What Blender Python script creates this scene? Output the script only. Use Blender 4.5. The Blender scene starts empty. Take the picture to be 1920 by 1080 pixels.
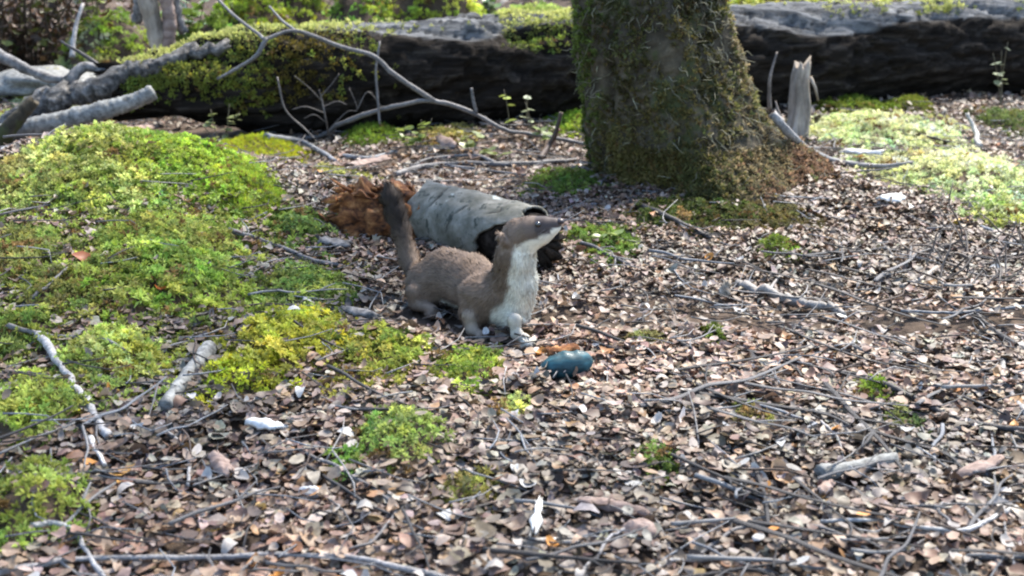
import bpy, math
import numpy as np
from mathutils import Vector, Matrix, Quaternion

# ------------------------------------------------------------------ camera, sky, sun, exposure
scene = bpy.context.scene
F_PX, CAM_H = 2318.0, 0.525
TH = math.atan(769.0 / F_PX)
CT, ST = math.cos(TH), math.sin(TH)
cam_d = bpy.data.cameras.new('camera')
cam = bpy.data.objects.new('camera', cam_d)
scene.collection.objects.link(cam)
cam.location = (0, 0, CAM_H)
cam.rotation_euler = (math.pi / 2 - TH, 0, 0)
cam_d.sensor_width = 36.0
cam_d.lens = 36.0 * F_PX / 1920.0
cam_d.clip_start = 0.02
cam_d.clip_end = 500.0
cam_d.dof.use_dof = True
cam_d.dof.focus_distance = 1.50
cam_d.dof.aperture_fstop = 8.0
scene.camera = cam
scene.cycles.filter_width = 2.1

SUN_AZ, SUN_EL = math.radians(33.0), math.radians(55.0)     # azimuth from +Y towards +X
sun_dir = Vector((math.sin(SUN_AZ) * math.cos(SUN_EL), math.cos(SUN_AZ) * math.cos(SUN_EL), math.sin(SUN_EL)))
world = bpy.data.worlds.new('World')
scene.world = world
world.use_nodes = True
wn = world.node_tree
wn.nodes.clear()
sky = wn.nodes.new('ShaderNodeTexSky')
sky.sky_type = 'NISHITA'
sky.sun_disc = False
sky.sun_elevation = SUN_EL
sky.sun_rotation = SUN_AZ
bg = wn.nodes.new('ShaderNodeBackground')
bg.inputs['Strength'].default_value = 0.14
wo = wn.nodes.new('ShaderNodeOutputWorld')
wn.links.new(sky.outputs[0], bg.inputs['Color'])
wn.links.new(bg.outputs[0], wo.inputs['Surface'])
sun_l = bpy.data.lights.new('sun', 'SUN')
sun_l.energy = 3.2
sun_l.angle = math.radians(17.0)
sun_l.color = (1.0, 0.94, 0.84)
sun = bpy.data.objects.new('sun', sun_l)
scene.collection.objects.link(sun)
sun.rotation_euler = (-sun_dir).to_track_quat('-Z', 'Y').to_euler()
vs = scene.view_settings
vs.view_transform = 'Standard'
vs.look = 'None'
vs.exposure = 1.74
vs.gamma = 1.0
vs.use_curve_mapping = False

rng = np.random.default_rng(11)
COL = scene.collection

# ------------------------------------------------------------------ numeric helpers
def _hash(ix, iy, iz):
    n = (ix * 374761393 + iy * 668265263 + iz * 2147483647 * 31 + 1013904223) & 0xFFFFFFFF
    n = ((n ^ (n >> 13)) * 1274126177) & 0xFFFFFFFF
    n = ((n ^ (n >> 16)) * 2246822519) & 0xFFFFFFFF
    return ((n ^ (n >> 15)) & 0xFFFFFF) / float(0xFFFFFF)

def noise(p, scale=1.0, seed=0):
    """value noise -1..1 on an (n,3) array"""
    q = np.asarray(p, float) * scale + seed * 17.37
    i = np.floor(q).astype(np.int64)
    f = q - i
    f = f * f * (3 - 2 * f)
    r = 0
    for dx in (0, 1):
        for dy in (0, 1):
            for dz in (0, 1):
                w = (f[:, 0] if dx else 1 - f[:, 0]) * (f[:, 1] if dy else 1 - f[:, 1]) * (f[:, 2] if dz else 1 - f[:, 2])
                r = r + w * _hash(i[:, 0] + dx, i[:, 1] + dy, i[:, 2] + dz)
    return r * 2 - 1

def fbm(p, scale, seed=0, o=3):
    a, r = 1.0, 0
    for k in range(o):
        r = r + a * noise(p, scale * 2 ** k, seed + k)
        a *= 0.5
    return r

def sstep(a, b, x):
    t = np.clip((x - a) / (b - a), 0, 1)
    return t * t * (3 - 2 * t)

def n2(x, y, scale, seed=0, o=3):
    x, y = np.broadcast_arrays(np.asarray(x, float), np.asarray(y, float))
    p = np.stack([x.ravel(), y.ravel(), np.zeros(x.size)], 1)
    return fbm(p, scale, seed, o).reshape(x.shape)

MOUNDS = []      # (x, y, rx, ry, amp)
def base_h(x, y):
    x = np.asarray(x, float); y = np.asarray(y, float)
    h = 0.118 * np.exp(-((x + 0.66) / 0.36) ** 2 - ((y - 1.93) / 0.27) ** 2)
    h = h + 0.05 * np.exp(-((x + 0.62) / 0.30) ** 2 - ((y - 1.50) / 0.22) ** 2)
    h = h + 0.035 * np.exp(-((x - 0.40) / 0.26) ** 2 - ((y - 2.10) / 0.20) ** 2)
    h = h + 0.45 * sstep(3.1, 6.5, y)
    h = h + 0.10 * sstep(-0.9, -2.0, x) + 0.06 * sstep(1.2, 2.6, x)
    return h

def ground(x, y):
    h = base_h(x, y) + 0.011 * n2(x, y, 4.5, 3) + 0.0045 * n2(x, y, 22, 5, 2)
    for (mx, my, rx, ry, a) in MOUNDS:
        if a == 0: continue
        if np.ndim(h) == 0:
            q = min(max(1 - ((x - mx) / rx) ** 2 - ((y - my) / ry) ** 2, 0), 1)
            h = h + a * q * (0.55 + 0.45 * q)
        else:
            k = np.nonzero((np.abs(x - mx) < rx) & (np.abs(y - my) < ry))
            if len(k[0]):
                q = np.clip(1 - ((x[k] - mx) / rx) ** 2 - ((y[k] - my) / ry) ** 2, 0, 1)
                h[k] += a * q * (0.55 + 0.45 * q)
    return h

def ray(px, py):
    u, v = (px - 960.0) / F_PX, (540.0 - py) / F_PX
    return np.array([u, CT + v * ST, -ST + v * CT])

def at(px, py, Y):
    d = ray(px, py)
    t = Y / d[1]
    return np.array([d[0] * t, Y, CAM_H + d[2] * t])

def on(px, py, lift=0.0, fn=None):
    """where the view ray through a pixel first meets the ground"""
    fn = fn or ground
    d = ray(px, py)
    t = np.linspace(0.7, 7.0, 900)
    z = CAM_H + d[2] * t
    g = fn(d[0] * t, d[1] * t) + lift
    k = np.argmax(z <= g)
    if z[k] > g[k]:
        k = len(t) - 1
    if k > 0:
        a = (z[k - 1] - g[k - 1]); b = (z[k] - g[k])
        tt = t[k - 1] + (t[k] - t[k - 1]) * (a / (a - b + 1e-12))
    else:
        tt = t[0]
    return np.array([d[0] * tt, d[1] * tt, CAM_H + d[2] * tt])

def ppm(p):
    return F_PX / (p[1] * CT - (p[2] - CAM_H) * ST)

def project(P):
    dep = P[:, 1] * CT - (P[:, 2] - CAM_H) * ST
    up = P[:, 1] * ST + (P[:, 2] - CAM_H) * CT
    return 960 + F_PX * P[:, 0] / dep, 540 - F_PX * up / dep

# ------------------------------------------------------------------ object helpers
def mesh_obj(name, V, Fc, mat, parent=None, col=None, smooth=False, normals=None, link=True, me_only=False):
    V = np.ascontiguousarray(V, np.float32)
    Fc = np.ascontiguousarray(Fc, np.int32)
    me = bpy.data.meshes.new(name)
    k = Fc.shape[1]
    me.vertices.add(len(V)); me.vertices.foreach_set('co', V.ravel())
    me.loops.add(Fc.size); me.loops.foreach_set('vertex_index', Fc.ravel())
    me.polygons.add(len(Fc))
    me.polygons.foreach_set('loop_start', np.arange(0, Fc.size, k, dtype=np.int32))
    if smooth:
        me.polygons.foreach_set('use_smooth', np.ones(len(Fc), dtype=bool))
    me.update(calc_edges=True)
    if col is not None:
        a = me.color_attributes.new('Col', 'FLOAT_COLOR', 'POINT')
        c = np.ones((len(V), 4), np.float32); c[:, :3] = col
        a.data.foreach_set('color', c.ravel())
    if normals is not None:
        me.normals_split_custom_set_from_vertices(np.asarray(normals, np.float32))
    me.materials.append(mat)
    if me_only:
        return me
    o = bpy.data.objects.new(name, me)
    COL.objects.link(o)
    if parent is not None:
        o.parent = parent
    return o

def tag(o, label=None, cat=None, group=None, kind=None):
    if label: o['label'] = label
    if cat: o['category'] = cat
    if group: o['group'] = group
    if kind: o['kind'] = kind
    return o

def empty(name, loc=(0, 0, 0)):
    o = bpy.data.objects.new(name, None)
    COL.objects.link(o)
    o.empty_display_size = 0.02
    o.location = loc
    return o

def child(o, parent):
    o.parent = parent
    o.matrix_parent_inverse = Matrix.Translation(-Vector(parent.location))
    return o

class MB:
    def __init__(s): s.V, s.F, s.C, s.n = [], [], [], 0
    def add(s, V, Fc, c=None):
        V = np.asarray(V, float); Fc = np.asarray(Fc, int)
        if Fc.shape[1] == 4:
            Fc = np.concatenate([Fc[:, [0, 1, 2]], Fc[:, [0, 2, 3]]])
        s.V.append(V); s.F.append(Fc + s.n); s.n += len(V)
        if c is not None:
            s.C.append(np.broadcast_to(np.asarray(c, float), (len(V), 3)))
        return s
    def build(s, name, mat, parent=None, smooth=False, me_only=False):
        return mesh_obj(name, np.concatenate(s.V), np.concatenate(s.F), mat, parent,
                        np.concatenate(s.C) if s.C else None, smooth, me_only=me_only)

def rot_mats(n, tilt, yaw=None):
    """n rotation matrices: random yaw, tilt about a random horizontal axis (radians array)"""
    yaw = rng.uniform(0, 2 * np.pi, n) if yaw is None else yaw
    ax = rng.uniform(0, 2 * np.pi, n)
    c, s = np.cos(yaw), np.sin(yaw)
    Rz = np.zeros((n, 3, 3)); Rz[:, 0, 0] = c; Rz[:, 0, 1] = -s; Rz[:, 1, 0] = s; Rz[:, 1, 1] = c; Rz[:, 2, 2] = 1
    k = np.stack([np.cos(ax), np.sin(ax), np.zeros(n)], 1)
    K = np.zeros((n, 3, 3))
    K[:, 0, 2] = k[:, 1]; K[:, 1, 2] = -k[:, 0]; K[:, 2, 0] = -k[:, 1]; K[:, 2, 1] = k[:, 0]
    st, ct = np.sin(tilt)[:, None, None], np.cos(tilt)[:, None, None]
    Rt = np.eye(3)[None] + st * K + (1 - ct) * (K @ K)
    return Rt @ Rz

def align_mats(N, spin=None):
    """rotation matrices taking +Z to N with random spin"""
    n = len(N)
    N = N / np.linalg.norm(N, axis=1, keepdims=True)
    a = np.where(np.abs(N[:, 2:3]) < 0.9, np.array([[0, 0, 1.0]]), np.array([[1.0, 0, 0]]))
    X = np.cross(a, N); X /= np.linalg.norm(X, axis=1, keepdims=True)
    Y = np.cross(N, X)
    t = rng.uniform(0, 2 * np.pi, n) if spin is None else spin
    c, s = np.cos(t)[:, None], np.sin(t)[:, None]
    return np.stack([X * c + Y * s, -X * s + Y * c, N], 2)

def scatter(T, Tf, pos, R, sc, col, tcol=None):
    """copies of template verts T / faces Tf -> V, F, C"""
    n, k = len(pos), len(T)
    V = np.einsum('nij,nkj->nki', R, T[None] * sc[:, None, :] if sc.ndim == 2 else T[None] * sc[:, None, None]) + pos[:, None]
    Fc = (Tf[None] + (np.arange(n) * k)[:, None, None]).reshape(-1, Tf.shape[1])
    C = np.repeat(col[:, None, :], k, 1)
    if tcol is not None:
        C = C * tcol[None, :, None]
    return V.reshape(-1, 3), Fc, C.reshape(-1, 3)

def catmull(P, m=6):
    P = np.asarray(P, float)
    if len(P) < 3:
        t = np.linspace(0, 1, m * (len(P) - 1) + 1)[:, None]
        return P[0] * (1 - t) + P[-1] * t
    Q = np.vstack([2 * P[0] - P[1], P, 2 * P[-1] - P[-2]])
    out = []
    for i in range(1, len(Q) - 2):
        a, b, c, d = Q[i - 1], Q[i], Q[i + 1], Q[i + 2]
        t = np.linspace(0, 1, m, endpoint=False)[:, None]
        out.append(0.5 * (2 * b + (c - a) * t + (2 * a - 5 * b + 4 * c - d) * t ** 2 + (-a + 3 * b - 3 * c + d) * t ** 3))
    out.append(P[-1][None])
    return np.vstack(out)

def tube(P, r, sides=8, jag=0.0, cap='flat', seed=0, rough=0.12):
    """tube along P with radii r and an uneven surface -> V, F (tris)"""
    P = np.asarray(P, float); n = len(P)
    r = np.broadcast_to(np.asarray(r, float), (n,)) if np.ndim(r) == 0 or len(np.atleast_1d(r)) == n else np.interp(np.linspace(0, 1, n), np.linspace(0, 1, len(r)), r)
    Tn = np.gradient(P, axis=0); Tn /= np.linalg.norm(Tn, axis=1, keepdims=True) + 1e-12
    up = np.array([0, 0, 1.0]) if abs(Tn[0, 2]) < 0.9 else np.array([1.0, 0, 0])
    X = np.cross(Tn[0], up); X /= np.linalg.norm(X)
    V = []
    th = np.linspace(0, 2 * np.pi, sides, endpoint=False)
    for i in range(n):
        X = X - Tn[i] * np.dot(X, Tn[i]); X /= np.linalg.norm(X) + 1e-12
        Y = np.cross(Tn[i], X)
        ring = np.cos(th)[:, None] * X + np.sin(th)[:, None] * Y
        rr = np.full(sides, r[i])
        if rough:
            rr = rr * (1 + rough * noise(P[i] + ring * r[i], 0.9 / max(r[i], 1e-4), seed))
        V.append(P[i] + ring * rr[:, None])
    if jag:
        a, b = V[0], V[-1]
        V[0] = a - Tn[0] * (rng.uniform(0, 1, sides)[:, None] * r[0] * jag)
        V[-1] = b + Tn[-1] * (rng.uniform(0, 1, sides)[:, None] * r[-1] * jag)
    V = np.vstack(V + [P[:1] + Tn[:1] * r[0] * 0.1 * (1 if jag else -1), P[-1:] - Tn[-1:] * r[-1] * 0.1 * (1 if jag else -1)])
    i = np.arange(n - 1)[:, None] * sides; j = np.arange(sides)[None]; j2 = (j + 1) % sides
    q = np.stack([i + j, i + j2, i + sides + j2, i + sides + j], -1).reshape(-1, 4)
    Fc = np.concatenate([q[:, [0, 1, 2]], q[:, [0, 2, 3]]])
    a, b = n * sides, n * sides + 1
    c0 = np.stack([np.full(sides, a), j2[0], j[0]], 1)
    c1 = np.stack([np.full(sides, b), (n - 1) * sides + j[0], (n - 1) * sides + j2[0]], 1)
    return V, np.concatenate([Fc, c0, c1])

# ------------------------------------------------------------------ materials
def new_mat(name):
    m = bpy.data.materials.new(name); m.use_nodes = True
    nt = m.node_tree
    return m, nt, nt.nodes['Principled BSDF']

def nz(nt, scale, detail=4, rough=0.6, coord='Object', sx=None):
    t = nt.nodes.new('ShaderNodeTexNoise'); t.inputs['Scale'].default_value = scale
    t.inputs['Detail'].default_value = detail; t.inputs['Roughness'].default_value = rough
    tc = nt.nodes.new('ShaderNodeTexCoord')
    if sx:
        mp = nt.nodes.new('ShaderNodeMapping'); mp.inputs['Scale'].default_value = sx
        nt.links.new(tc.outputs[coord], mp.inputs['Vector']); nt.links.new(mp.outputs[0], t.inputs['Vector'])
    else:
        nt.links.new(tc.outputs[coord], t.inputs['Vector'])
    return t

def ramp(nt, src, stops):
    r = nt.nodes.new('ShaderNodeValToRGB')
    e = r.color_ramp.elements
    while len(e) < len(stops): e.new(0.5)
    for k, (p, c) in enumerate(stops):
        e[k].position = p; e[k].color = (*c, 1)
    nt.links.new(src, r.inputs['Fac'])
    return r

def mix(nt, a, b, fac, mode='MIX'):
    m = nt.nodes.new('ShaderNodeMix'); m.data_type = 'RGBA'; m.blend_type = mode
    for s, v in ((m.inputs['Factor'], fac), (m.inputs['A'], a), (m.inputs['B'], b)):
        if hasattr(v, 'is_output') or isinstance(v, bpy.types.NodeSocket): nt.links.new(v, s)
        elif isinstance(v, (int, float)): s.default_value = v
        else: s.default_value = (*v, 1)
    return m.outputs['Result']

def bump(nt, bs, src, strength, dist=0.01):
    b = nt.nodes.new('ShaderNodeBump'); b.inputs['Strength'].default_value = strength; b.inputs['Distance'].default_value = dist
    nt.links.new(src, b.inputs['Height']); nt.links.new(b.outputs[0], bs.inputs['Normal'])

def mat_attr(name, rough=0.6, spec=0.4, transl=0.0, nscale=120, namp=0.35, bumpk=0.0, sheen=0.0):
    m, nt, bs = new_mat(name)
    at_ = nt.nodes.new('ShaderNodeAttribute'); at_.attribute_name = 'Col'
    t = nz(nt, nscale, 3)
    r = ramp(nt, t.outputs['Fac'], [(0.3, (1 - namp,) * 3), (0.7, (1 + namp,) * 3)])
    c = mix(nt, at_.outputs['Color'], r.outputs['Color'], 1.0, 'MULTIPLY')
    nt.links.new(c, bs.inputs['Base Color'])
    bs.inputs['Roughness'].default_value = rough
    bs.inputs['Specular IOR Level'].default_value = spec
    if sheen:
        bs.inputs['Sheen Weight'].default_value = sheen
    if bumpk:
        bump(nt, bs, t.outputs['Fac'], bumpk, 0.002)
    if transl:
        tr = nt.nodes.new('ShaderNodeBsdfTranslucent'); nt.links.new(c, tr.inputs['Color'])
        ms = nt.nodes.new('ShaderNodeMixShader'); ms.inputs[0].default_value = transl
        nt.links.new(bs.outputs[0], ms.inputs[1]); nt.links.new(tr.outputs[0], ms.inputs[2])
        nt.links.new(ms.outputs[0], nt.nodes['Material Output'].inputs['Surface'])
    return m

M = {}
M['leaf'] = mat_attr('dry_leaf', 0.52, 0.4, 0.12, 160, 0.35)
M['moss'] = mat_attr('moss_frond', 0.65, 0.25, 0.48, 60, 0.25)
M['green_leaf'] = mat_attr('green_leaf', 0.38, 0.5, 0.35, 90, 0.2)
M['fur'] = mat_attr('fur', 0.62, 0.25, 0.0, 70, 0.16)
M['twig'] = mat_attr('twig_bark', 0.6, 0.4, 0.0, 260, 0.45, 0.6)

def bark_mat(name, stops, scale, sx=None, rough=0.75, bk=0.8, dist=0.006, spec=0.3, lichen=None):
    m, nt, bs = new_mat(name)
    t = nz(nt, scale, 6, 0.65, sx=sx)
    c = ramp(nt, t.outputs['Fac'], stops).outputs['Color']
    t2 = nz(nt, scale * 0.22, 4)
    r2 = ramp(nt, t2.outputs['Fac'], [(0.3, (0.6, 0.6, 0.62)), (0.7, (1.25, 1.2, 1.15))])
    c = mix(nt, c, r2.outputs['Color'], 1.0, 'MULTIPLY')
    if lichen:
        t3 = nz(nt, lichen[0], 5, 0.7)
        f3 = ramp(nt, t3.outputs['Fac'], [(lichen[2], (0, 0, 0)), (lichen[2] + 0.06, (1, 1, 1))])
        c = mix(nt, c, lichen[1], f3.outputs['Color'])
    nt.links.new(c, bs.inputs['Base Color'])
    bs.inputs['Roughness'].default_value = rough
    bs.inputs['Specular IOR Level'].default_value = spec
    bump(nt, bs, t.outputs['Fac'], bk, dist)
    return m

M['soil'] = bark_mat('forest_soil', [(0.3, (0.04, 0.028, 0.02)), (0.55, (0.085, 0.06, 0.042)), (0.75, (0.14, 0.10, 0.075))], 60, rough=0.9, bk=0.9)
M['log_old'] = bark_mat('weathered_log', [(0.32, (0.012, 0.010, 0.009)), (0.5, (0.045, 0.04, 0.037)), (0.72, (0.15, 0.145, 0.14))], 26, sx=(0.35, 1, 1), rough=0.62, bk=1.0, dist=0.008, spec=0.4)
M['trunk'] = bark_mat('mossy_bark', [(0.3, (0.022, 0.018, 0.012)), (0.5, (0.06, 0.05, 0.032)), (0.72, (0.13, 0.11, 0.075))], 40, rough=0.9, bk=1.0, dist=0.008, lichen=(9, (0.05, 0.055, 0.02), 0.53))
M['grey_wood'] = bark_mat('grey_dead_wood', [(0.3, (0.025, 0.024, 0.023)), (0.5, (0.15, 0.147, 0.145)), (0.75, (0.34, 0.33, 0.32))], 75, rough=0.65, bk=0.7, dist=0.004)
M['gnarl'] = bark_mat('gnarled_bark', [(0.32, (0.012, 0.011, 0.010)), (0.5, (0.085, 0.083, 0.08)), (0.72, (0.27, 0.265, 0.255))], 85, rough=0.7, bk=1.0, dist=0.006, lichen=(22, (0.09, 0.10, 0.03), 0.60))
M['pale_wood'] = bark_mat('bleached_wood', [(0.3, (0.16, 0.13, 0.10)), (0.5, (0.34, 0.29, 0.23)), (0.72, (0.52, 0.46, 0.39))], 70, sx=(1, 1, 0.16), rough=0.75, bk=0.8, dist=0.004)
M['lichen_wood'] = bark_mat('lichen_branch', [(0.3, (0.06, 0.06, 0.056)), (0.5, (0.20, 0.205, 0.195)), (0.75, (0.38, 0.39, 0.37))], 95, rough=0.7, bk=0.6, dist=0.003, lichen=(60, (0.05, 0.05, 0.05), 0.62))
M['rot'] = bark_mat('rotten_wood', [(0.34, (0.018, 0.008, 0.005)), (0.49, (0.17, 0.064, 0.022)), (0.62, (0.36, 0.17, 0.062)), (0.78, (0.54, 0.38, 0.24))], 80, sx=(0.5, 1, 1), rough=0.85, bk=1.0, dist=0.005)
M['char'] = bark_mat('dark_rotten_wood', [(0.3, (0.008, 0.006, 0.005)), (0.5, (0.028, 0.022, 0.018)), (0.75, (0.08, 0.065, 0.055))], 70, rough=0.9, bk=1.0, dist=0.006, spec=.1)
M['white'] = bark_mat('white_flake', [(0.3, (0.42, 0.42, 0.40)), (0.6, (0.72, 0.73, 0.72))], 80, rough=0.6, bk=0.4, dist=0.002)
M['slab'] = bark_mat('bark_slab', [(0.3, (0.11, 0.075, 0.06)), (0.5, (0.26, 0.19, 0.16)), (0.72, (0.42, 0.34, 0.30))], 60, sx=(0.3, 1, 1), rough=0.75, bk=0.8, dist=0.004)
M['lichen'] = mat_attr('lichen_strand', 0.8, 0.2, 0.2, 100, 0.25)

def bark_sheet_mat():
    m, nt, bs = new_mat('pale_beech_bark')
    t = nz(nt, 30, 5, 0.6, sx=(1, 1, 1))
    c = ramp(nt, t.outputs['Fac'], [(0.32, (0.075, 0.072, 0.05)), (0.5, (0.15, 0.142, 0.115)), (0.7, (0.29, 0.272, 0.23))]).outputs['Color']
    b = nz(nt, 62, 4, 0.65, sx=(1.3, 1.3, 0.8))
    f = ramp(nt, b.outputs['Fac'], [(0.57, (0, 0, 0)), (0.65, (1, 1, 1))])
    c = mix(nt, c, (0.045, 0.05, 0.04), f.outputs['Color'])
    w = nz(nt, 24, 3, 0.5)
    f2 = ramp(nt, w.outputs['Fac'], [(0.66, (0, 0, 0)), (0.71, (1, 1, 1))])
    c = mix(nt, c, (0.45, 0.47, 0.43), f2.outputs['Color'])
    at_ = nt.nodes.new('ShaderNodeAttribute'); at_.attribute_name = 'Col'
    c = mix(nt, c, (0.016, 0.013, 0.010), at_.outputs['Color'])
    nt.links.new(c, bs.inputs['Base Color'])
    bs.inputs['Roughness'].default_value = 0.75; bs.inputs['Specular IOR Level'].default_value = .25
    bump(nt, bs, t.outputs['Fac'], 0.5, 0.003)
    return m
M['bark_sheet'] = bark_sheet_mat()
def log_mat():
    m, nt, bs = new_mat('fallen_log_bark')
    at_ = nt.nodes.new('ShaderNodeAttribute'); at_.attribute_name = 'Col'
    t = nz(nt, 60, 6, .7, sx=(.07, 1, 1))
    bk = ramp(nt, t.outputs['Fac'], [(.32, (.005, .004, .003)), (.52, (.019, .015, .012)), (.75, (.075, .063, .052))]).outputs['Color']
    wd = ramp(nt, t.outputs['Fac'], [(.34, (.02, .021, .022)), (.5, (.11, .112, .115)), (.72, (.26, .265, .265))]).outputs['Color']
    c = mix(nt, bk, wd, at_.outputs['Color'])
    nt.links.new(c, bs.inputs['Base Color']); bs.inputs['Roughness'].default_value = .6
    bump(nt, bs, t.outputs['Fac'], 1.0, .008)
    bs.inputs['Specular IOR Level'].default_value = .08; bs.inputs['Roughness'].default_value = .85
    return m
M['log'] = log_mat()

def simple(name, c, rough, spec=0.5, coat=0):
    m, nt, bs = new_mat(name)
    t = nz(nt, 150, 3)
    r = ramp(nt, t.outputs['Fac'], [(0.3, tuple(v * 0.7 for v in c)), (0.7, tuple(v * 1.2 for v in c))])
    nt.links.new(r.outputs['Color'], bs.inputs['Base Color'])
    bs.inputs['Roughness'].default_value = rough; bs.inputs['Specular IOR Level'].default_value = spec
    bs.inputs['Coat Weight'].default_value = coat
    return m
M['eye'] = simple('dark_eye', (0.006, 0.005, 0.005), 0.08, 0.7, 0.5)
M['nose'] = simple('nose_skin', (0.035, 0.022, 0.022), 0.4)
M['whisker'] = simple('whisker_hair', (0.25, 0.22, 0.2), 0.4)
M['teal'] = None

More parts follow.
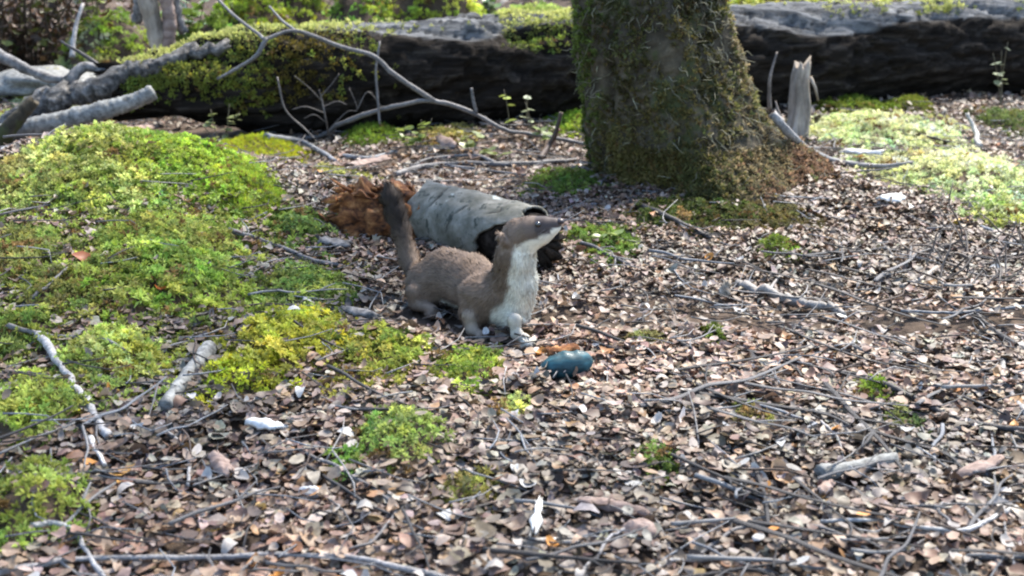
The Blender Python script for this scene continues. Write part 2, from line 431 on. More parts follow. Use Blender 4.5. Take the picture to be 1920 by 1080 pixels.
# ------------------------------------------------------------------ moss patches (pixel centre, half sizes) -> ground ellipses
# (px, py, half w, half h, mound, kind, colour, tuft size, label)
PG, BG, OL, DG, PA = (0.30, 0.33, 0.11), (0.19, 0.25, 0.045), (0.20, 0.19, 0.065), (0.09, 0.11, 0.035), (0.44, 0.47, 0.25)
PATCH = [
 (235, 305, 190, 55, .020, 'fern', BG, .8, 'bright green feathery moss over the crest of the mossy bank'),
 (478, 300, 100, 46, .045, 'fine', (0.38, 0.42, 0.03), .9, 'smooth yellow-green moss cushion at the bank end facing the bark-covered log'),
 (160, 375, 175, 52, .020, 'fern', PG, 1.0, 'pale olive plumed moss on the bank below its bright crest'),
 (400, 322, 120, 48, .030, 'fern', (0.24, 0.31, 0.04), .8, 'lime green moss joining the bank crest to the smooth cushion'),
 (465, 378, 88, 46, .024, 'fine', (0.29, 0.34, 0.035), .9, 'small rounded bright moss cushion below the yellow-green one'),
 (15, 345, 70, 75, .012, 'fern', OL, 1.0, 'olive moss at the outer end of the bank crest'),
 (-60, 420, 120, 120, .012, 'fern', OL, 1.0, 'brown-green moss running off the outer side of the bank'),
 (140, 300, 120, 40, .012, 'fern', PG, 1.0, 'pale green moss on the crest behind the olive plumes'),
 (300, 500, 330, 210, .0, 'thin', (0.22, 0.25, 0.06), 1.0, 'thin green moss spread between the clumps over the whole bank'),
 (560, 690, 330, 75, .0, 'thin', (0.24, 0.25, 0.05), .9, 'thin mixed moss among leaves from the bank foot to the stoat'),
 (150, 740, 200, 90, .0, 'thin', (0.24, 0.28, 0.07), 1.0, 'thin moss between the leafy clumps around the long pale stick'),
 (30, 480, 95, 110, .012, 'fern', OL, 1.0, 'brownish olive moss straggling among litter on the bank'),
 (330, 470, 165, 75, .018, 'fern', (0.20, 0.25, 0.06), .9, 'mid green moss carpet on the middle of the bank slope'),
 (330, 560, 160, 70, .022, 'fern', BG, 1.0, 'leafy deep green moss carpet at the foot of the bank'),
 (150, 560, 110, 60, .014, 'fern', OL, .95, 'olive moss beside the leaning grey twig on the bank'),
 (575, 545, 80, 55, .016, 'fern', (0.12, 0.16, 0.045), .9, 'thin grey-green moss between the bank and the stoat tail'),
 (545, 650, 112, 66, .030, 'fern', (0.26, 0.27, 0.035), .95, 'yellowish moss hump with a thin dark twig across it'),
 (462, 728, 92, 46, .026, 'fern', (0.30, 0.30, 0.03), .85, 'bright yellow moss hump beside the short lichen-spotted stick'),
 (205, 695, 105, 62, .026, 'fern', PG, .85, 'pale green leafy moss clump beside the long pale leaning stick'),
 (35, 650, 80, 52, .018, 'fern', (0.15, 0.21, 0.05), .85, 'green moss clump under the forked end of the pale stick'),
 (55, 815, 115, 68, .026, 'fern', (0.20, 0.25, 0.06), .95, 'soft light green moss mound next to a tiny yellow leaf'),
 (55, 985, 112, 118, .034, 'fern', (0.21, 0.25, 0.055), .95, 'large pale plumed moss mound with a bent twig over it'),
 (715, 674, 105, 48, .014, 'fern', (0.17, 0.21, 0.045), .85, 'patchy moss speckled with leaves before the stoat hind feet'),
 (885, 702, 78, 44, .014, 'fern', (0.20, 0.27, 0.05), .8, 'green moss tuft just in front of the stoat forefeet'),
 (965, 775, 38, 42, .012, 'fern', PG, .9, 'small pale moss tuft on litter between the teal shell and the leafy clump'),
 (748, 842, 96, 72, .030, 'fern', (0.22, 0.27, 0.07), .85, 'round isolated moss clump surrounded by brown leaf litter'),
 (640, 885, 42, 30, .012, 'fern', (0.13, 0.21, 0.04), .8, 'little moss tuft beside the round isolated moss clump'),
 (885, 930, 62, 32, .010, 'fern', OL, .8, 'flat olive moss scrap near the white flake'),
 (1650, 258, 165, 36, .020, 'fern', PA, 1.0, 'pale sunlit moss sheet behind the grey surface root'),
 (1790, 350, 170, 76, .036, 'fern', PA, 1.05, 'big pale sunlit moss mound beside the white bark flake'),
 (1880, 420, 70, 50, .020, 'fern', PG, 1.0, 'pale moss spilling from the big mound towards the twig tangle'),
 (1590, 208, 80, 24, .022, 'fern', (0.11, 0.14, 0.02), .9, 'dark yellow-green moss at the foot of the fallen log by the broken stake'),
 (1705, 212, 46, 22, .030, 'fine', (0.20, 0.24, 0.03), .9, 'small round moss knob in front of the fallen log'),
 (1900, 235, 60, 30, .016, 'fern', DG, 1.0, 'dark straggly moss beside the leaning pale stub'),
 (1085, 243, 58, 30, .026, 'fern', (0.22, 0.30, 0.04), .9, 'bright moss tuft squeezed between tree trunk and fallen log'),
 (700, 262, 62, 32, .026, 'fine', (0.15, 0.24, 0.03), 1.2, 'grassy green tuft under the arched branch'),
 (830, 262, 70, 26, .010, 'fern', OL, .9, 'low olive moss beneath the arched branch'),
 (1130, 465, 85, 55, .014, 'fern', (0.14, 0.19, 0.04), .85, 'thin bright moss film beside the hollow end of the bark-covered log'),
 (1060, 350, 70, 36, .012, 'fern', (0.10, 0.14, 0.03), .85, 'sparse moss between the bark-covered log and the tree trunk'),
 (1460, 480, 44, 18, .010, 'fern', (0.14, 0.20, 0.03), .8, 'small moss strip on open litter before the tree'),
 (1335, 652, 34, 22, .014, 'fern', (0.10, 0.12, 0.02), .8, 'tiny dark moss knob where the long dark branch starts'),
 (1205, 652, 56, 16, .006, 'fern', OL, .7, 'faint olive moss film beside the teal shell'),
 (1635, 735, 42, 26, .014, 'fern', (0.12, 0.17, 0.025), .85, 'small moss tuft under the long dark branch'),
 (1690, 785, 46, 22, .010, 'fern', DG, .85, 'dark moss scrap on reddish litter by the long dark branch'),
 (1410, 785, 40, 22, .010, 'fern', OL, .85, 'olive moss scrap beside the thin forked twig'),
 (1230, 880, 34, 22, .008, 'fern', (0.13, 0.19, 0.04), .8, 'small green moss speck in the open litter'),
 (1290, 410, 150, 36, .012, 'fern', (0.06, 0.08, 0.022), .9, 'dark moss skirt on the ground before the tree trunk'),
 (1420, 420, 120, 36, .012, 'fern', (0.085, 0.075, 0.03), .85, 'brown-green moss skirt under the right-hand root flare'),
 (90, 175, 125, 44, .020, 'fern', PA, 1.1, 'pale sunlit moss under the grey dead branches'),
 (25, 240, 60, 40, .012, 'fern', PG, 1.0, 'pale moss beside the thick grey branch butt'),
 (640, 340, 70, 26, .010, 'fern', OL, .9, 'sparse moss behind the rotten orange log end'),
 (560, 440, 60, 32, .012, 'fern', (0.13, 0.18, 0.05), .9, 'thin moss on the bank edge next to the pale bark plate'),
]
# the bank behind the log, given by pixel and distance
BACK = [
 (395, 30, 3.15, .17, .12, .17, 'fern', (0.15, 0.20, 0.03), 1.4, 'deep green mossy hummock beside the split pale stump'),
 (490, 22, 3.30, .17, .16, .21, 'fern', (0.30, 0.33, 0.04), 1.4, 'yellow mossy hummock behind the fallen log under the arching twig'),
 (660, 28, 3.22, .13, .12, .24, 'fern', (0.10, 0.18, 0.03), 1.5, 'dark green ferny hummock behind the fallen log'),
 (570, 20, 3.42, .14, .12, .20, 'fern', (0.22, 0.26, 0.04), 1.4, 'mid green hummock between the yellow and the ferny ones'),
 (760, 20, 3.36, .18, .14, .22, 'fern', (0.32, 0.36, 0.05), 1.4, 'yellow-green hummock next to the ferny one'),
 (870, 26, 3.36, .15, .12, .19, 'fern', (0.34, 0.35, 0.06), 1.4, 'olive-yellow hummock above the grey patch of the fallen log'),
 (1000, 15, 3.70, .24, .25, .10, 'fern', (0.24, 0.28, 0.07), 1.4, 'low mossy ground behind the log beside the tree trunk'),
 (205, 30, 3.30, .16, .14, .16, 'fern', (0.20, 0.26, 0.04), 1.5, 'light green hummock between dark undergrowth and the split stump'),
 (80, 102, 2.95, .11, .08, .06, 'fine', (0.55, 0.50, 0.03), 1.3, 'golden moss cushion capping the pale boulder'),
 (1470, 5, 3.75, .34, .22, .17, 'fern', (0.36, 0.40, 0.06), 1.4, 'bright moss strip above the fallen log beside the tree trunk'),
 (1800, 2, 3.95, .34, .22, .15, 'fern', (0.30, 0.33, 0.07), 1.4, 'moss strip above the weathered end of the fallen log'),
]
patches = []
for (px, py, hw, hh, amp, kind, col, sz, lab) in PATCH:
    c = on(px, py, 0, base_h)
    a, b = on(px, py + hh, 0, base_h), on(px, py - hh, 0, base_h)
    rx = hw / ppm(c); ry = max(min(abs(b[1] - a[1]) / 2, rx * 1.5), rx * 0.42)
    patches.append((c[0], c[1], rx, ry, amp, kind, col, sz, lab, 'fg'))
    MOUNDS.append((c[0], c[1], rx, ry, amp * 0.8))
for (px, py, Y, rx, ry, amp, kind, col, sz, lab) in BACK:
    c = at(px, py, Y)
    patches.append((c[0], Y, rx, ry, amp, kind, col, sz, lab, 'bg'))
    MOUNDS.append((c[0], Y, rx, ry, amp))

def moss_mask(x, y):
    m = np.zeros(np.shape(x))
    for (mx, my, rx, ry, _a, kd, *_r) in patches:
        if kd == 'thin': continue
        q = ((x - mx) / rx) ** 2 + ((y - my) / ry) ** 2
        m = np.maximum(m, np.clip(.88 - q, 0, 1))
    return m

# ------------------------------------------------------------------ ground sheet
def axis_coords(lo, hi, step, far):
    mid = np.arange(lo, hi + step / 2, step)
    a, b, s = [], [], step
    x = hi
    while x < far:
        s *= 1.25; x += s; b.append(x)
    s, x = step, lo
    while x > -far:
        s *= 1.25; x -= s; a.append(x)
    return np.concatenate([np.array(a[::-1]), mid, np.array(b)])
gx = axis_coords(-1.7, 1.9, 0.018, 90); gy = axis_coords(0.6, 4.4, 0.018, 90)
GX, GY = np.meshgrid(gx, gy, indexing='xy')
GZ = ground(GX, GY)
nx_, ny_ = len(gx), len(gy)
idx = np.arange(nx_ * ny_).reshape(ny_, nx_)
gf = np.stack([idx[:-1, :-1], idx[:-1, 1:], idx[1:, 1:], idx[1:, :-1]], -1).reshape(-1, 4)
g = mesh_obj('ground', np.stack([GX, GY, GZ], -1).reshape(-1, 3), gf, M['soil'], smooth=True)
tag(g, kind='structure')

def gnormal(x, y, e=0.012):
    dx = (ground(x + e, y) - ground(x - e, y)) / (2 * e); dy = (ground(x, y + e) - ground(x, y - e)) / (2 * e)
    n = np.stack([-dx, -dy, np.ones_like(dx)], -1)
    return n / np.linalg.norm(n, axis=-1, keepdims=True)

# ------------------------------------------------------------------ fallen log behind
def log_axis(t):                     # t in metres along x from the axis point under pixel 900
    return np.array([-0.07 + t, 2.80 + 0.31 * t, 0.113 + 0.008 * t])
LOG_T = np.linspace(-0.74, 1.75, 300)
def log_surface():
    n, s = len(LOG_T), 90
    V = []
    th = np.linspace(0, 2 * np.pi, s, endpoint=False)
    ax = np.array([1, 0.31, 0.008]); ax /= np.linalg.norm(ax)
    side = np.cross([0, 0, 1.0], ax); side /= np.linalg.norm(side); upv = np.cross(ax, side)
    for t in LOG_T:
        c = log_axis(t)
        r = 0.128 * (1 - 0.55 * float(sstep(-0.35, -0.74, t)))
        dirv = np.cos(th)[:, None] * side + np.sin(th)[:, None] * upv
        P = c + dirv * r
        q = P.copy(); q[:, 0] *= 0.22
        d = 0.012 * fbm(q * np.array([.5, 1, 1]), 34, 4, 3) + 0.010 * fbm(P, 5, 9, 2) + .0025 * fbm(P, 40, 12, 2) - .008 * (np.abs(fbm(q * np.array([1.6, 1, 1]), 42, 61, 2)) < .10)
        ridge = np.abs(fbm(q, 14, 21, 3)); d = d - 0.020 * np.clip(0.16 - ridge, 0, 1) / 0.16 * (0.4 + 0.6 * (np.sin(th) > -0.3))
        hx = np.exp(-((t - 0.075) / 0.06) ** 2 - ((np.sin(th) - 0.72) / 0.16) ** 2) * (np.cos(th) < 0)    # knot hole
        P = P + dirv * (d - 0.045 * hx)[:, None]
        V.append(P)
    e0, e1 = log_axis(LOG_T[0]), log_axis(LOG_T[-1])
    V[0] = V[0] - ax * rng.uniform(0, 0.06, s)[:, None]
    V[-1] = V[-1] + ax * rng.uniform(0, 0.03, s)[:, None]
    V = np.vstack(V + [e0[None], e1[None]])
    i = np.arange(n - 1)[:, None] * s; j = np.arange(s)[None]; j2 = (j + 1) % s
    q = np.stack([i + j2, i + j, i + s + j, i + s + j2], -1).reshape(-1, 4)
    F3 = np.concatenate([q[:, [0, 1, 2]], q[:, [0, 2, 3]]])
    c0 = np.stack([np.full(s, n * s), j[0], j2[0]], 1); c1 = np.stack([np.full(s, n * s + 1), (n - 1) * s + j2[0], (n - 1) * s + j[0]], 1)
    return V, np.concatenate([F3, c0, c1]), n, s
LV, LF, LN, LS = log_surface()
log_root = empty('fallen_log', tuple(log_axis(0.3) - np.array([0, 0, 0.12])))
tag(log_root, 'long dark mossy fallen log lying behind the tree trunk', 'log')
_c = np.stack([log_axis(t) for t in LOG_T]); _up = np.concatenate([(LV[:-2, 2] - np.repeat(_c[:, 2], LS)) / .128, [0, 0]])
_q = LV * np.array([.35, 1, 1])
BARE_LIT = sstep(-.05, .05, _up - .86 + .13 * fbm(_q, 9, 77, 3) + .30 * sstep(.3, .8, LV[:, 0]) + .16 * np.exp(-((LV[:, 0] + .10) / .16) ** 2))  # bare grey wood; the sunlit top band is also put into this colour
LV[:-2] -= (BARE_LIT[:-2] * .010)[:, None] * (LV[:-2] - np.repeat(_c, LS, 0)) / .128      # bare wood lies a bark's thickness lower
child(mesh_obj('log_wood', LV, LF, M['log'], col=np.repeat(BARE_LIT[:, None], 3, 1), smooth=True), log_root)

# ------------------------------------------------------------------ tuft templates
def blade_tuft(nb, length, width, lo, hi, seed, seg=2, droop=0.35):
    r = np.random.default_rng(seed); V, Fc, tc = [], [], []
    for k in range(nb):
        a = 2 * np.pi * (k + r.uniform(-.35, .35)) / nb * 1.0 + (k % 3) * 0.4
        e = r.uniform(lo, hi); L = length * r.uniform(.7, 1.15); w = width * r.uniform(.7, 1.2)
        d = np.array([np.cos(a) * np.cos(e), np.sin(a) * np.cos(e), np.sin(e)])
        sd = np.array([-np.sin(a), np.cos(a), 0])
        b = len(V)
        base = d * L * 0.05
        mid = d * L * 0.55
        tip = d * L + np.array([0, 0, -droop * L * np.cos(e)])
        V += [base, mid - sd * w * .5, mid + sd * w * .5, tip]
        Fc += [[b, b + 2, b + 1], [b + 1, b + 2, b + 3]]
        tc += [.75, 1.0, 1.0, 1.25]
    return np.array(V), np.array(Fc), np.array(tc)
TUFTS = {'fern': [blade_tuft(10, .0125, .0036, .05, 1.35, s) for s in (1, 2, 3)],
         'fine': [blade_tuft(12, .0090, .0013, .45, 1.45, s, droop=.1) for s in (4, 5, 6)],
         'short': [blade_tuft(7, .008, .0022, .2, 1.2, s) for s in (7, 8, 9)]}

def tuft_mesh(name, pos, nrm, kind, size, cols, parent=None, tilt=0.35):
    mb = MB()
    pick = rng.integers(0, 3, len(pos))
    N = nrm + rng.normal(0, tilt, nrm.shape) * np.array([1, 1, .5])
    for k in range(3):
        s = pick == k
        if not s.any(): continue
        T, Tf, tc = TUFTS[kind][k]
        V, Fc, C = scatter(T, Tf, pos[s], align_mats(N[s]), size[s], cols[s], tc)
        mb.add(V, Fc, C)
    return mb.build(name, M['moss'], parent)

def moss_cols(base, pos, n):
    base = np.array(base)
    v = 1 + 0.32 * noise(pos, 14, 2) + 0.22 * noise(pos, 60, 8) + rng.normal(0, .14, n)
    c = base[None] * np.clip(v, .3, 2)[:, None]
    h = rng.normal(0, .09, n) + 0.14 * noise(pos, 9, 31)
    c[:, 0] *= 1 + h; c[:, 2] *= 1 + 0.6 * rng.normal(0, .2, n)
    br = rng.random(n) < 0.05
    c[br] = np.array([.16, .10, .04]) * rng.uniform(.5, 1.3, (br.sum(), 1))
    return np.clip(c, 0.004, .7)

for (mx, my, rx, ry, amp, kind, col, sz, lab, zone) in patches:
    dens = {'fern': 3000, 'thin': 2050, 'fine': 35000}[kind] / sz ** 2
    n = max(int(np.pi * rx * ry * 1.25 * dens), 12)
    i_ = np.arange(n); r = np.sqrt((i_ + rng.uniform(.1, .9, n)) / n) * 1.12; a = i_ * 2.399963 + mx * 50 + rng.normal(0, .5, n) / np.sqrt(i_ + 1)
    lump = 1 + 0.15 * np.sin(a * 3 + mx * 40) + 0.09 * np.sin(a * 5 + my * 31)
    x = mx + rx * r * lump * np.cos(a); y = my + ry * r * lump * np.sin(a)
    q = r * r
    thin = n2(x, y, 30, 13, 2)
    keep = (thin > -1.6 + 1.35 * sstep(.5, 1.25, q)) & (rng.random(n) > 0.55 * sstep(.75, 1.25, q))
    x, y, q = x[keep], y[keep], q[keep]
    z = ground(x, y)
    p = np.stack([x, y, z - 0.003], 1)
    tall = 1 + 0.35 * noise(p, 35, 4)
    nrm = gnormal(x, y)
    cc = moss_cols(col, p, len(p))
    if kind != 'fine':                      # plump little heads of moss, each made of many small fronds
        m_ = 7; R_ = .0125 * sz * rng.uniform(.6, 1.3, len(p))
        p[:, 2] += .004 * (1 - np.clip(q, 0, 1)) + rng.uniform(-.004, .006, len(p)) * sz
        cc = cc * np.array([1.42, 1.43, 1.3]) * rng.uniform(.6, 1.4, (len(p), 1))
        dd = rng.normal(0, 1, (len(p), m_, 3)); dd[..., 2] = np.abs(dd[..., 2]) * .9 + .15; dd /= np.linalg.norm(dd, axis=2, keepdims=True)
        p = (p[:, None] + dd * R_[:, None, None] * np.array([1, 1, .85])).reshape(-1, 3)
        nrm = (nrm[:, None] * .3 + dd).reshape(-1, 3); cc = np.clip(np.repeat(cc, m_, 0) * rng.uniform(.8, 1.2, (len(p), 1)), .004, .75)
        tall = np.full(len(p), .84)
    else:
        p[:, 2] += (.006 * (1 - np.clip(q, 0, 1)) + rng.uniform(0, .008, len(p))) * sz * tall
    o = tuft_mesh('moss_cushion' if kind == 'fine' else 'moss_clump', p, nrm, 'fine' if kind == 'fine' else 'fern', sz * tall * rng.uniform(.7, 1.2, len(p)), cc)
    tag(o, lab, 'moss', 'moss on the forest floor')

# moss on the log (a part of it)
def log_points(n, fn):
    i = rng.integers(1, LN - 1, n * 6); j = rng.integers(0, LS, n * 6)
    P = LV[i * LS + j] + rng.normal(0, .006, (n * 6, 3)) * np.array([1, .2, .2])
    ax = np.stack([log_axis(t) for t in LOG_T])[i]
    N = P - ax; N[:, 0] = 0; N /= np.linalg.norm(N, axis=1, keepdims=True)
    u, v = project(P)
    w = fn(P, N, u, v)
    k = np.where(rng.random(len(w)) < w)[0][:n]
    return P[k], N[k]
def w_log(P, N, u, v):
    nzv = fbm(P, 9, 40, 3)
    left = sstep(760, 560, u) * sstep(-.35, .35, N[:, 2] + .5 * nzv)
    strip = sstep(700, 860, u) * sstep(1080, 1000, u) * sstep(.80, .95, N[:, 2]) * (nzv > .05)
    near = sstep(930, 1010, u) * sstep(1100, 1060, u) * sstep(.3, .6, N[:, 2] + .4 * nzv)
    right = (u > 1300) * sstep(.55, .8, nzv) * (N[:, 2] > .75) * .35
    spot = np.exp(-((u - 1770) / 40) ** 2) * (N[:, 2] > .8)
    return np.clip(left + strip * .7 + near + right + spot, 0, 1)
P, N = log_points(5200, w_log)
u, v = project(P)
mc = moss_cols((0.17, 0.20, 0.035), P, len(P))
pale = sstep(.75, .95, N[:, 2])[:, None]  # upward-facing log moss: its sunlit look is put into the colour
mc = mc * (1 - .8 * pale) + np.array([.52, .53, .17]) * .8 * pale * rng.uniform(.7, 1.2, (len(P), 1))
br = (np.exp(-((u - 570) / 70) ** 2) > rng.random(len(P))) & (N[:, 2] < .85)
mc[br] = np.array([.13, .10, .018]) * rng.uniform(.5, 1.4, (br.sum(), 1))
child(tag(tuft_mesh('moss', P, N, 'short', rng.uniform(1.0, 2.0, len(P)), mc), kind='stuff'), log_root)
# a loose curl of bark on top of the log
def plate(p0, p1, width, mat, name, curl=.3, thick=.004, n=10, m=6, lift=.006, seed=0, jag=.25):
    """an irregular curled plate from p0 to p1 with real thickness"""
    r = np.random.default_rng(seed)
    p0, p1 = np.array(p0, float), np.array(p1, float)
    ax = p1 - p0; L = np.linalg.norm(ax); ax /= L
    sd = np.cross([0, 0, 1.0], ax); sd /= np.linalg.norm(sd); up = np.cross(ax, sd)
    el = r.uniform(1 - jag, 1, m + 1); er = r.uniform(1 - jag, 1, m + 1)
    top, bot = [], []
    for i in range(n + 1):
        s = i / n
        wv = width * (0.35 + 0.65 * math.sin(math.pi * min(max(s, .12), .88))) * r.uniform(1 - jag, 1)
        for j in range(m + 1):
            w = j / m * 2 - 1
            l = L * ((s - .5) * (el[j] if s < .5 else er[j]) + .5)
            P = p0 + ax * l + sd * w * wv / 2 + up * (lift + curl * width * (.5 - .5 * math.cos(w * 1.6)) * -1 + curl * width * .5 + r.normal(0, .0012))
            top.append(P); bot.append(P - up * thick)
    V = np.array(top + bot); k = len(top); w_ = m + 1
    Fc = []
    for i in range(n):
        for j in range(m):
            a = i * w_ + j
            Fc.append([a, a + w_, a + w_ + 1, a + 1]); Fc.append([k + a, k + a + 1, k + a + w_ + 1, k + a + w_])
    ring = [j for j in range(w_)] + [i * w_ + m for i in range(1, n + 1)] + [n * w_ + j for j in range(m - 1, -1, -1)] + [i * w_ for i in range(n - 1, 0, -1)]
    for a, b in zip(ring, ring[1:] + ring[:1]): Fc.append([a, b, k + b, k + a])
    return mesh_obj(name, V, np.array(Fc), mat, smooth=False)

# ------------------------------------------------------------------ tree: trunk, moss, lichen, crown
def trunk_axis(z):
    zs = [-0.05, 0.0, 0.10, 0.23, 0.36, 1.0, 2.5, 4.2]
    return np.stack([np.interp(z, zs, [.335, .325, .270, .234, .226, .20, .25, .35]), np.interp(z, zs, [2.20, 2.19, 2.19, 2.20, 2.21, 2.26, 2.4, 2.6]), np.asarray(z, float)], -1)
LOBES = [(-20, .155, 26), (-72, .18, 28), (-128, .045, 24), (172, .04, 26), (95, .09, 25), (35, .13, 20)]
def trunk_r(th, z):
    r = 0.110 * np.interp(z, [0, .12, .22, .36, 1.5, 4.2], [1.16, 1.10, 1.0, .97, .88, .55]) * np.ones_like(th)
    fl = np.exp(-np.clip(z, 0, 9) / .125)
    for (a, amp, w) in LOBES:
        d = (np.degrees(th) - a + 180) % 360 - 180
        r = r + amp * (np.exp(-np.clip(z, 0, 9) / .18) if a == -20 else fl ** 1.15) * np.exp(-(d / w) ** 2)
    return r + .016 * fl
def trunk_pts(th, z):
    c = trunk_axis(z); r = trunk_r(th, z)
    d = np.stack([np.cos(th), np.sin(th), np.zeros_like(th)], -1)
    P = c + d * r[:, None]
    q = P * np.array([1, 1, .35])
    return P + d * (0.010 * fbm(q, 22, 3, 3) + 0.012 * fbm(P, 6, 6, 2) - .010 * np.clip(.22 - np.abs(fbm(P * np.array([1, 1, .22]), 30, 66, 2)), 0, 1) / .22 + .004 * fbm(P, 45, 15, 2))[:, None]
zz = np.concatenate([np.linspace(-.03, .45, 100), np.geomspace(.47, 4.2, 36)])
ts = 170
thv = np.linspace(-np.pi, np.pi, ts, endpoint=False)
TV = np.vstack([trunk_pts(thv, np.full(ts, z)) for z in zz])
i = np.arange(len(zz) - 1)[:, None] * ts; j = np.arange(ts)[None]; j2 = (j + 1) % ts
tf = np.stack([i + j, i + j2, i + ts + j2, i + ts + j], -1).reshape(-1, 4)
tree = empty('beech_tree', (0.325, 2.19, 0.03))
tag(tree, 'thick moss-covered tree trunk with flaring roots, standing before the fallen log', 'tree')
child(mesh_obj('trunk', TV, tf, M['trunk'], smooth=True), tree)
n = 19000
zt = -.02 + .70 * rng.random(n) ** 1.35; th = rng.uniform(-np.pi, np.pi, n)
zt[:4500] = rng.uniform(-.01, .09, 4500); th[:4500] = np.radians(rng.uniform(-150, 20, 4500))
P = trunk_pts(th, zt)
N = trunk_pts(th, zt) - trunk_axis(zt); N[:, 2] = .35; N /= np.linalg.norm(N, axis=1, keepdims=True)
keep = fbm(P, 10, 50, 3) > -.55 + .33 * sstep(.05, .3, zt) - .6 * sstep(.10, .06, zt)
P, N, th, zt = P[keep], N[keep], th[keep], zt[keep]
mc = moss_cols((0.135, 0.128, 0.042), P, len(P)) * np.clip(1 + .5 * fbm(P, 14, 88, 2), .3, 1.7)[:, None]
u, v = project(P)
brn = (sstep(1300, 1480, u + 60 * noise(P, 12, 3)) > rng.random(len(P)) + .15)
mc[brn] = np.array([.24, .19, .10]) * rng.uniform(.4, 1.4, (brn.sum(), 1))
grn = (sstep(1140, 1080, u) > rng.random(len(P)))
mc[grn] = np.array([.12, .16, .03]) * rng.uniform(.5, 1.4, (grn.sum(), 1))
red = (sstep(1400, 1520, u + 70 * fbm(P, 16, 5, 2)) * sstep(230, 300, v + 40 * fbm(P, 14, 9, 2)) * .8 > rng.random(len(P)))
mc[red] = np.array([.27, .165, .10]) * rng.uniform(.4, 1.3, (red.sum(), 1))
child(tag(tuft_mesh('moss', P, N, 'short', rng.uniform(.8, 1.8, len(P)), mc, tilt=.5), kind='stuff'), tree)
# wiry lichen strands
mb = MB()
for k in range(900):
    z0 = rng.uniform(.0, .42); t0 = rng.uniform(-np.pi, np.pi) if k % 2 else math.radians(rng.normal(-40, 28))
    p = trunk_pts(np.array([t0]), np.array([z0]))[0]; d = np.array([math.cos(t0), math.sin(t0), rng.uniform(-.6, .4)])
    L = rng.uniform(.012, .04); q = [p]
    for s in range(3):
        d = d + rng.normal(0, .7, 3) + np.array([0, 0, -.25]); d /= np.linalg.norm(d); q.append(q[-1] + d * L / 3)
    V, Fc = tube(np.array(q), np.linspace(.0011, .0004, 4), 3, rough=0)
    mb.add(V, Fc, np.array([.30, .28, .19]) * rng.uniform(.35, 1.2))
child(tag(mb.build('lichen', M['lichen']), kind='stuff'), tree)
# limbs and crown high above, out of view, added for dappled shade
mb = MB(); tips = []
for k in range(9):
    z0 = rng.uniform(2.2, 4.1); p = trunk_axis(np.array([z0]))[0]; a = k * 2.4 + rng.uniform(-.3, .3)
    q = [p]; d = np.array([math.cos(a), math.sin(a), .55])
    for s in range(5):
        d = d + rng.normal(0, .22, 3); d /= np.linalg.norm(d); q.append(q[-1] + d * rng.uniform(.28, .42)); tips.append(q[-1])
    V, Fc = tube(catmull(q, 4), [.05, .03, .012], 7); mb.add(V, Fc)
    for s in range(4):
        b = q[rng.integers(2, 6)]; d2 = rng.normal(0, 1, 3); d2[2] = abs(d2[2]) * .4; d2 /= np.linalg.norm(d2)
        e = b + d2 * rng.uniform(.4, .8); tips += [b + (e - b) * .6, e]
        V, Fc = tube(catmull([b, (b + e) / 2 + rng.normal(0, .04, 3), e], 3), [.012, .004], 5); mb.add(V, Fc)
child(mb.build('limbs', M['trunk'], smooth=True), tree)

# ------------------------------------------------------------------ leaf template
def leaf_template(curl, cup, seg=4, wid=.31):
    V, tc = [], []
    st_ = {4: (0, .16, .45, .78, 1), 3: (0, .24, .70, 1), 2: (0, .5, 1)}[seg]; wd_ = {4: (.30, .82, 1, .72, .16), 3: (.38, 1, .80, .18), 2: (.4, 1, .3)}[seg]
    for i in range(seg + 1):
        s = st_[i]; x = (s - .5)
        w = wid * wd_[i]
        zc = curl * (x * x * 4 - .5) * .22
        V += [(x, -w, zc + cup * w * .9), (x, 0, zc), (x, w, zc + cup * w * .9)]; tc += [1.05, .88, 1.0]
    Fc = []
    for i in range(seg):
        a = i * 3
        Fc += [[a, a + 3, a + 4], [a, a + 4, a + 1], [a + 1, a + 4, a + 5], [a + 1, a + 5, a + 2]]
    return np.array(V), np.array(Fc), np.array(tc)
LEAVES = [leaf_template(c, k) for c, k in ((1, .3), (-1, .25), (1.8, .6), (.2, .1), (-1.6, .5), (2.4, .2))]
LEAF_M = [leaf_template(c, k, 3, w) for c, k, w in ((.8, .25, .30), (-.9, .2, .34), (1.8, .5, .28), (.1, .1, .33))]
LEAF_S = [leaf_template(c, k, 2) for c, k in ((1, .3), (-1, .3), (1.8, .5))]
PAL = np.array([[.36, .27, .20], [.47, .40, .34], [.27, .17, .115], [.17, .10, .07], [.45, .41, .36], [.33, .20, .12], [.105, .066, .05], [.42, .22, .075], [.40, .33, .29]])
PW = np.array([.17, .12, .19, .15, .065, .09, .13, .03, .055]); PW /= PW.sum()

# crown leaves
tips = np.array(tips)
n = 2200
c = tips[rng.integers(0, len(tips), n)] + rng.normal(0, .17, (n, 3))
V, Fc, C = scatter(LEAF_S[0][0], LEAF_S[0][1], c, rot_mats(n, rng.uniform(0, 1.2, n)), rng.uniform(.03, .055, n), np.array([.07, .12, .03])[None] * rng.uniform(.6, 1.4, (n, 1)))
child(tag(mesh_obj('crown', V, Fc, M['green_leaf'], col=C), kind='stuff'), tree)

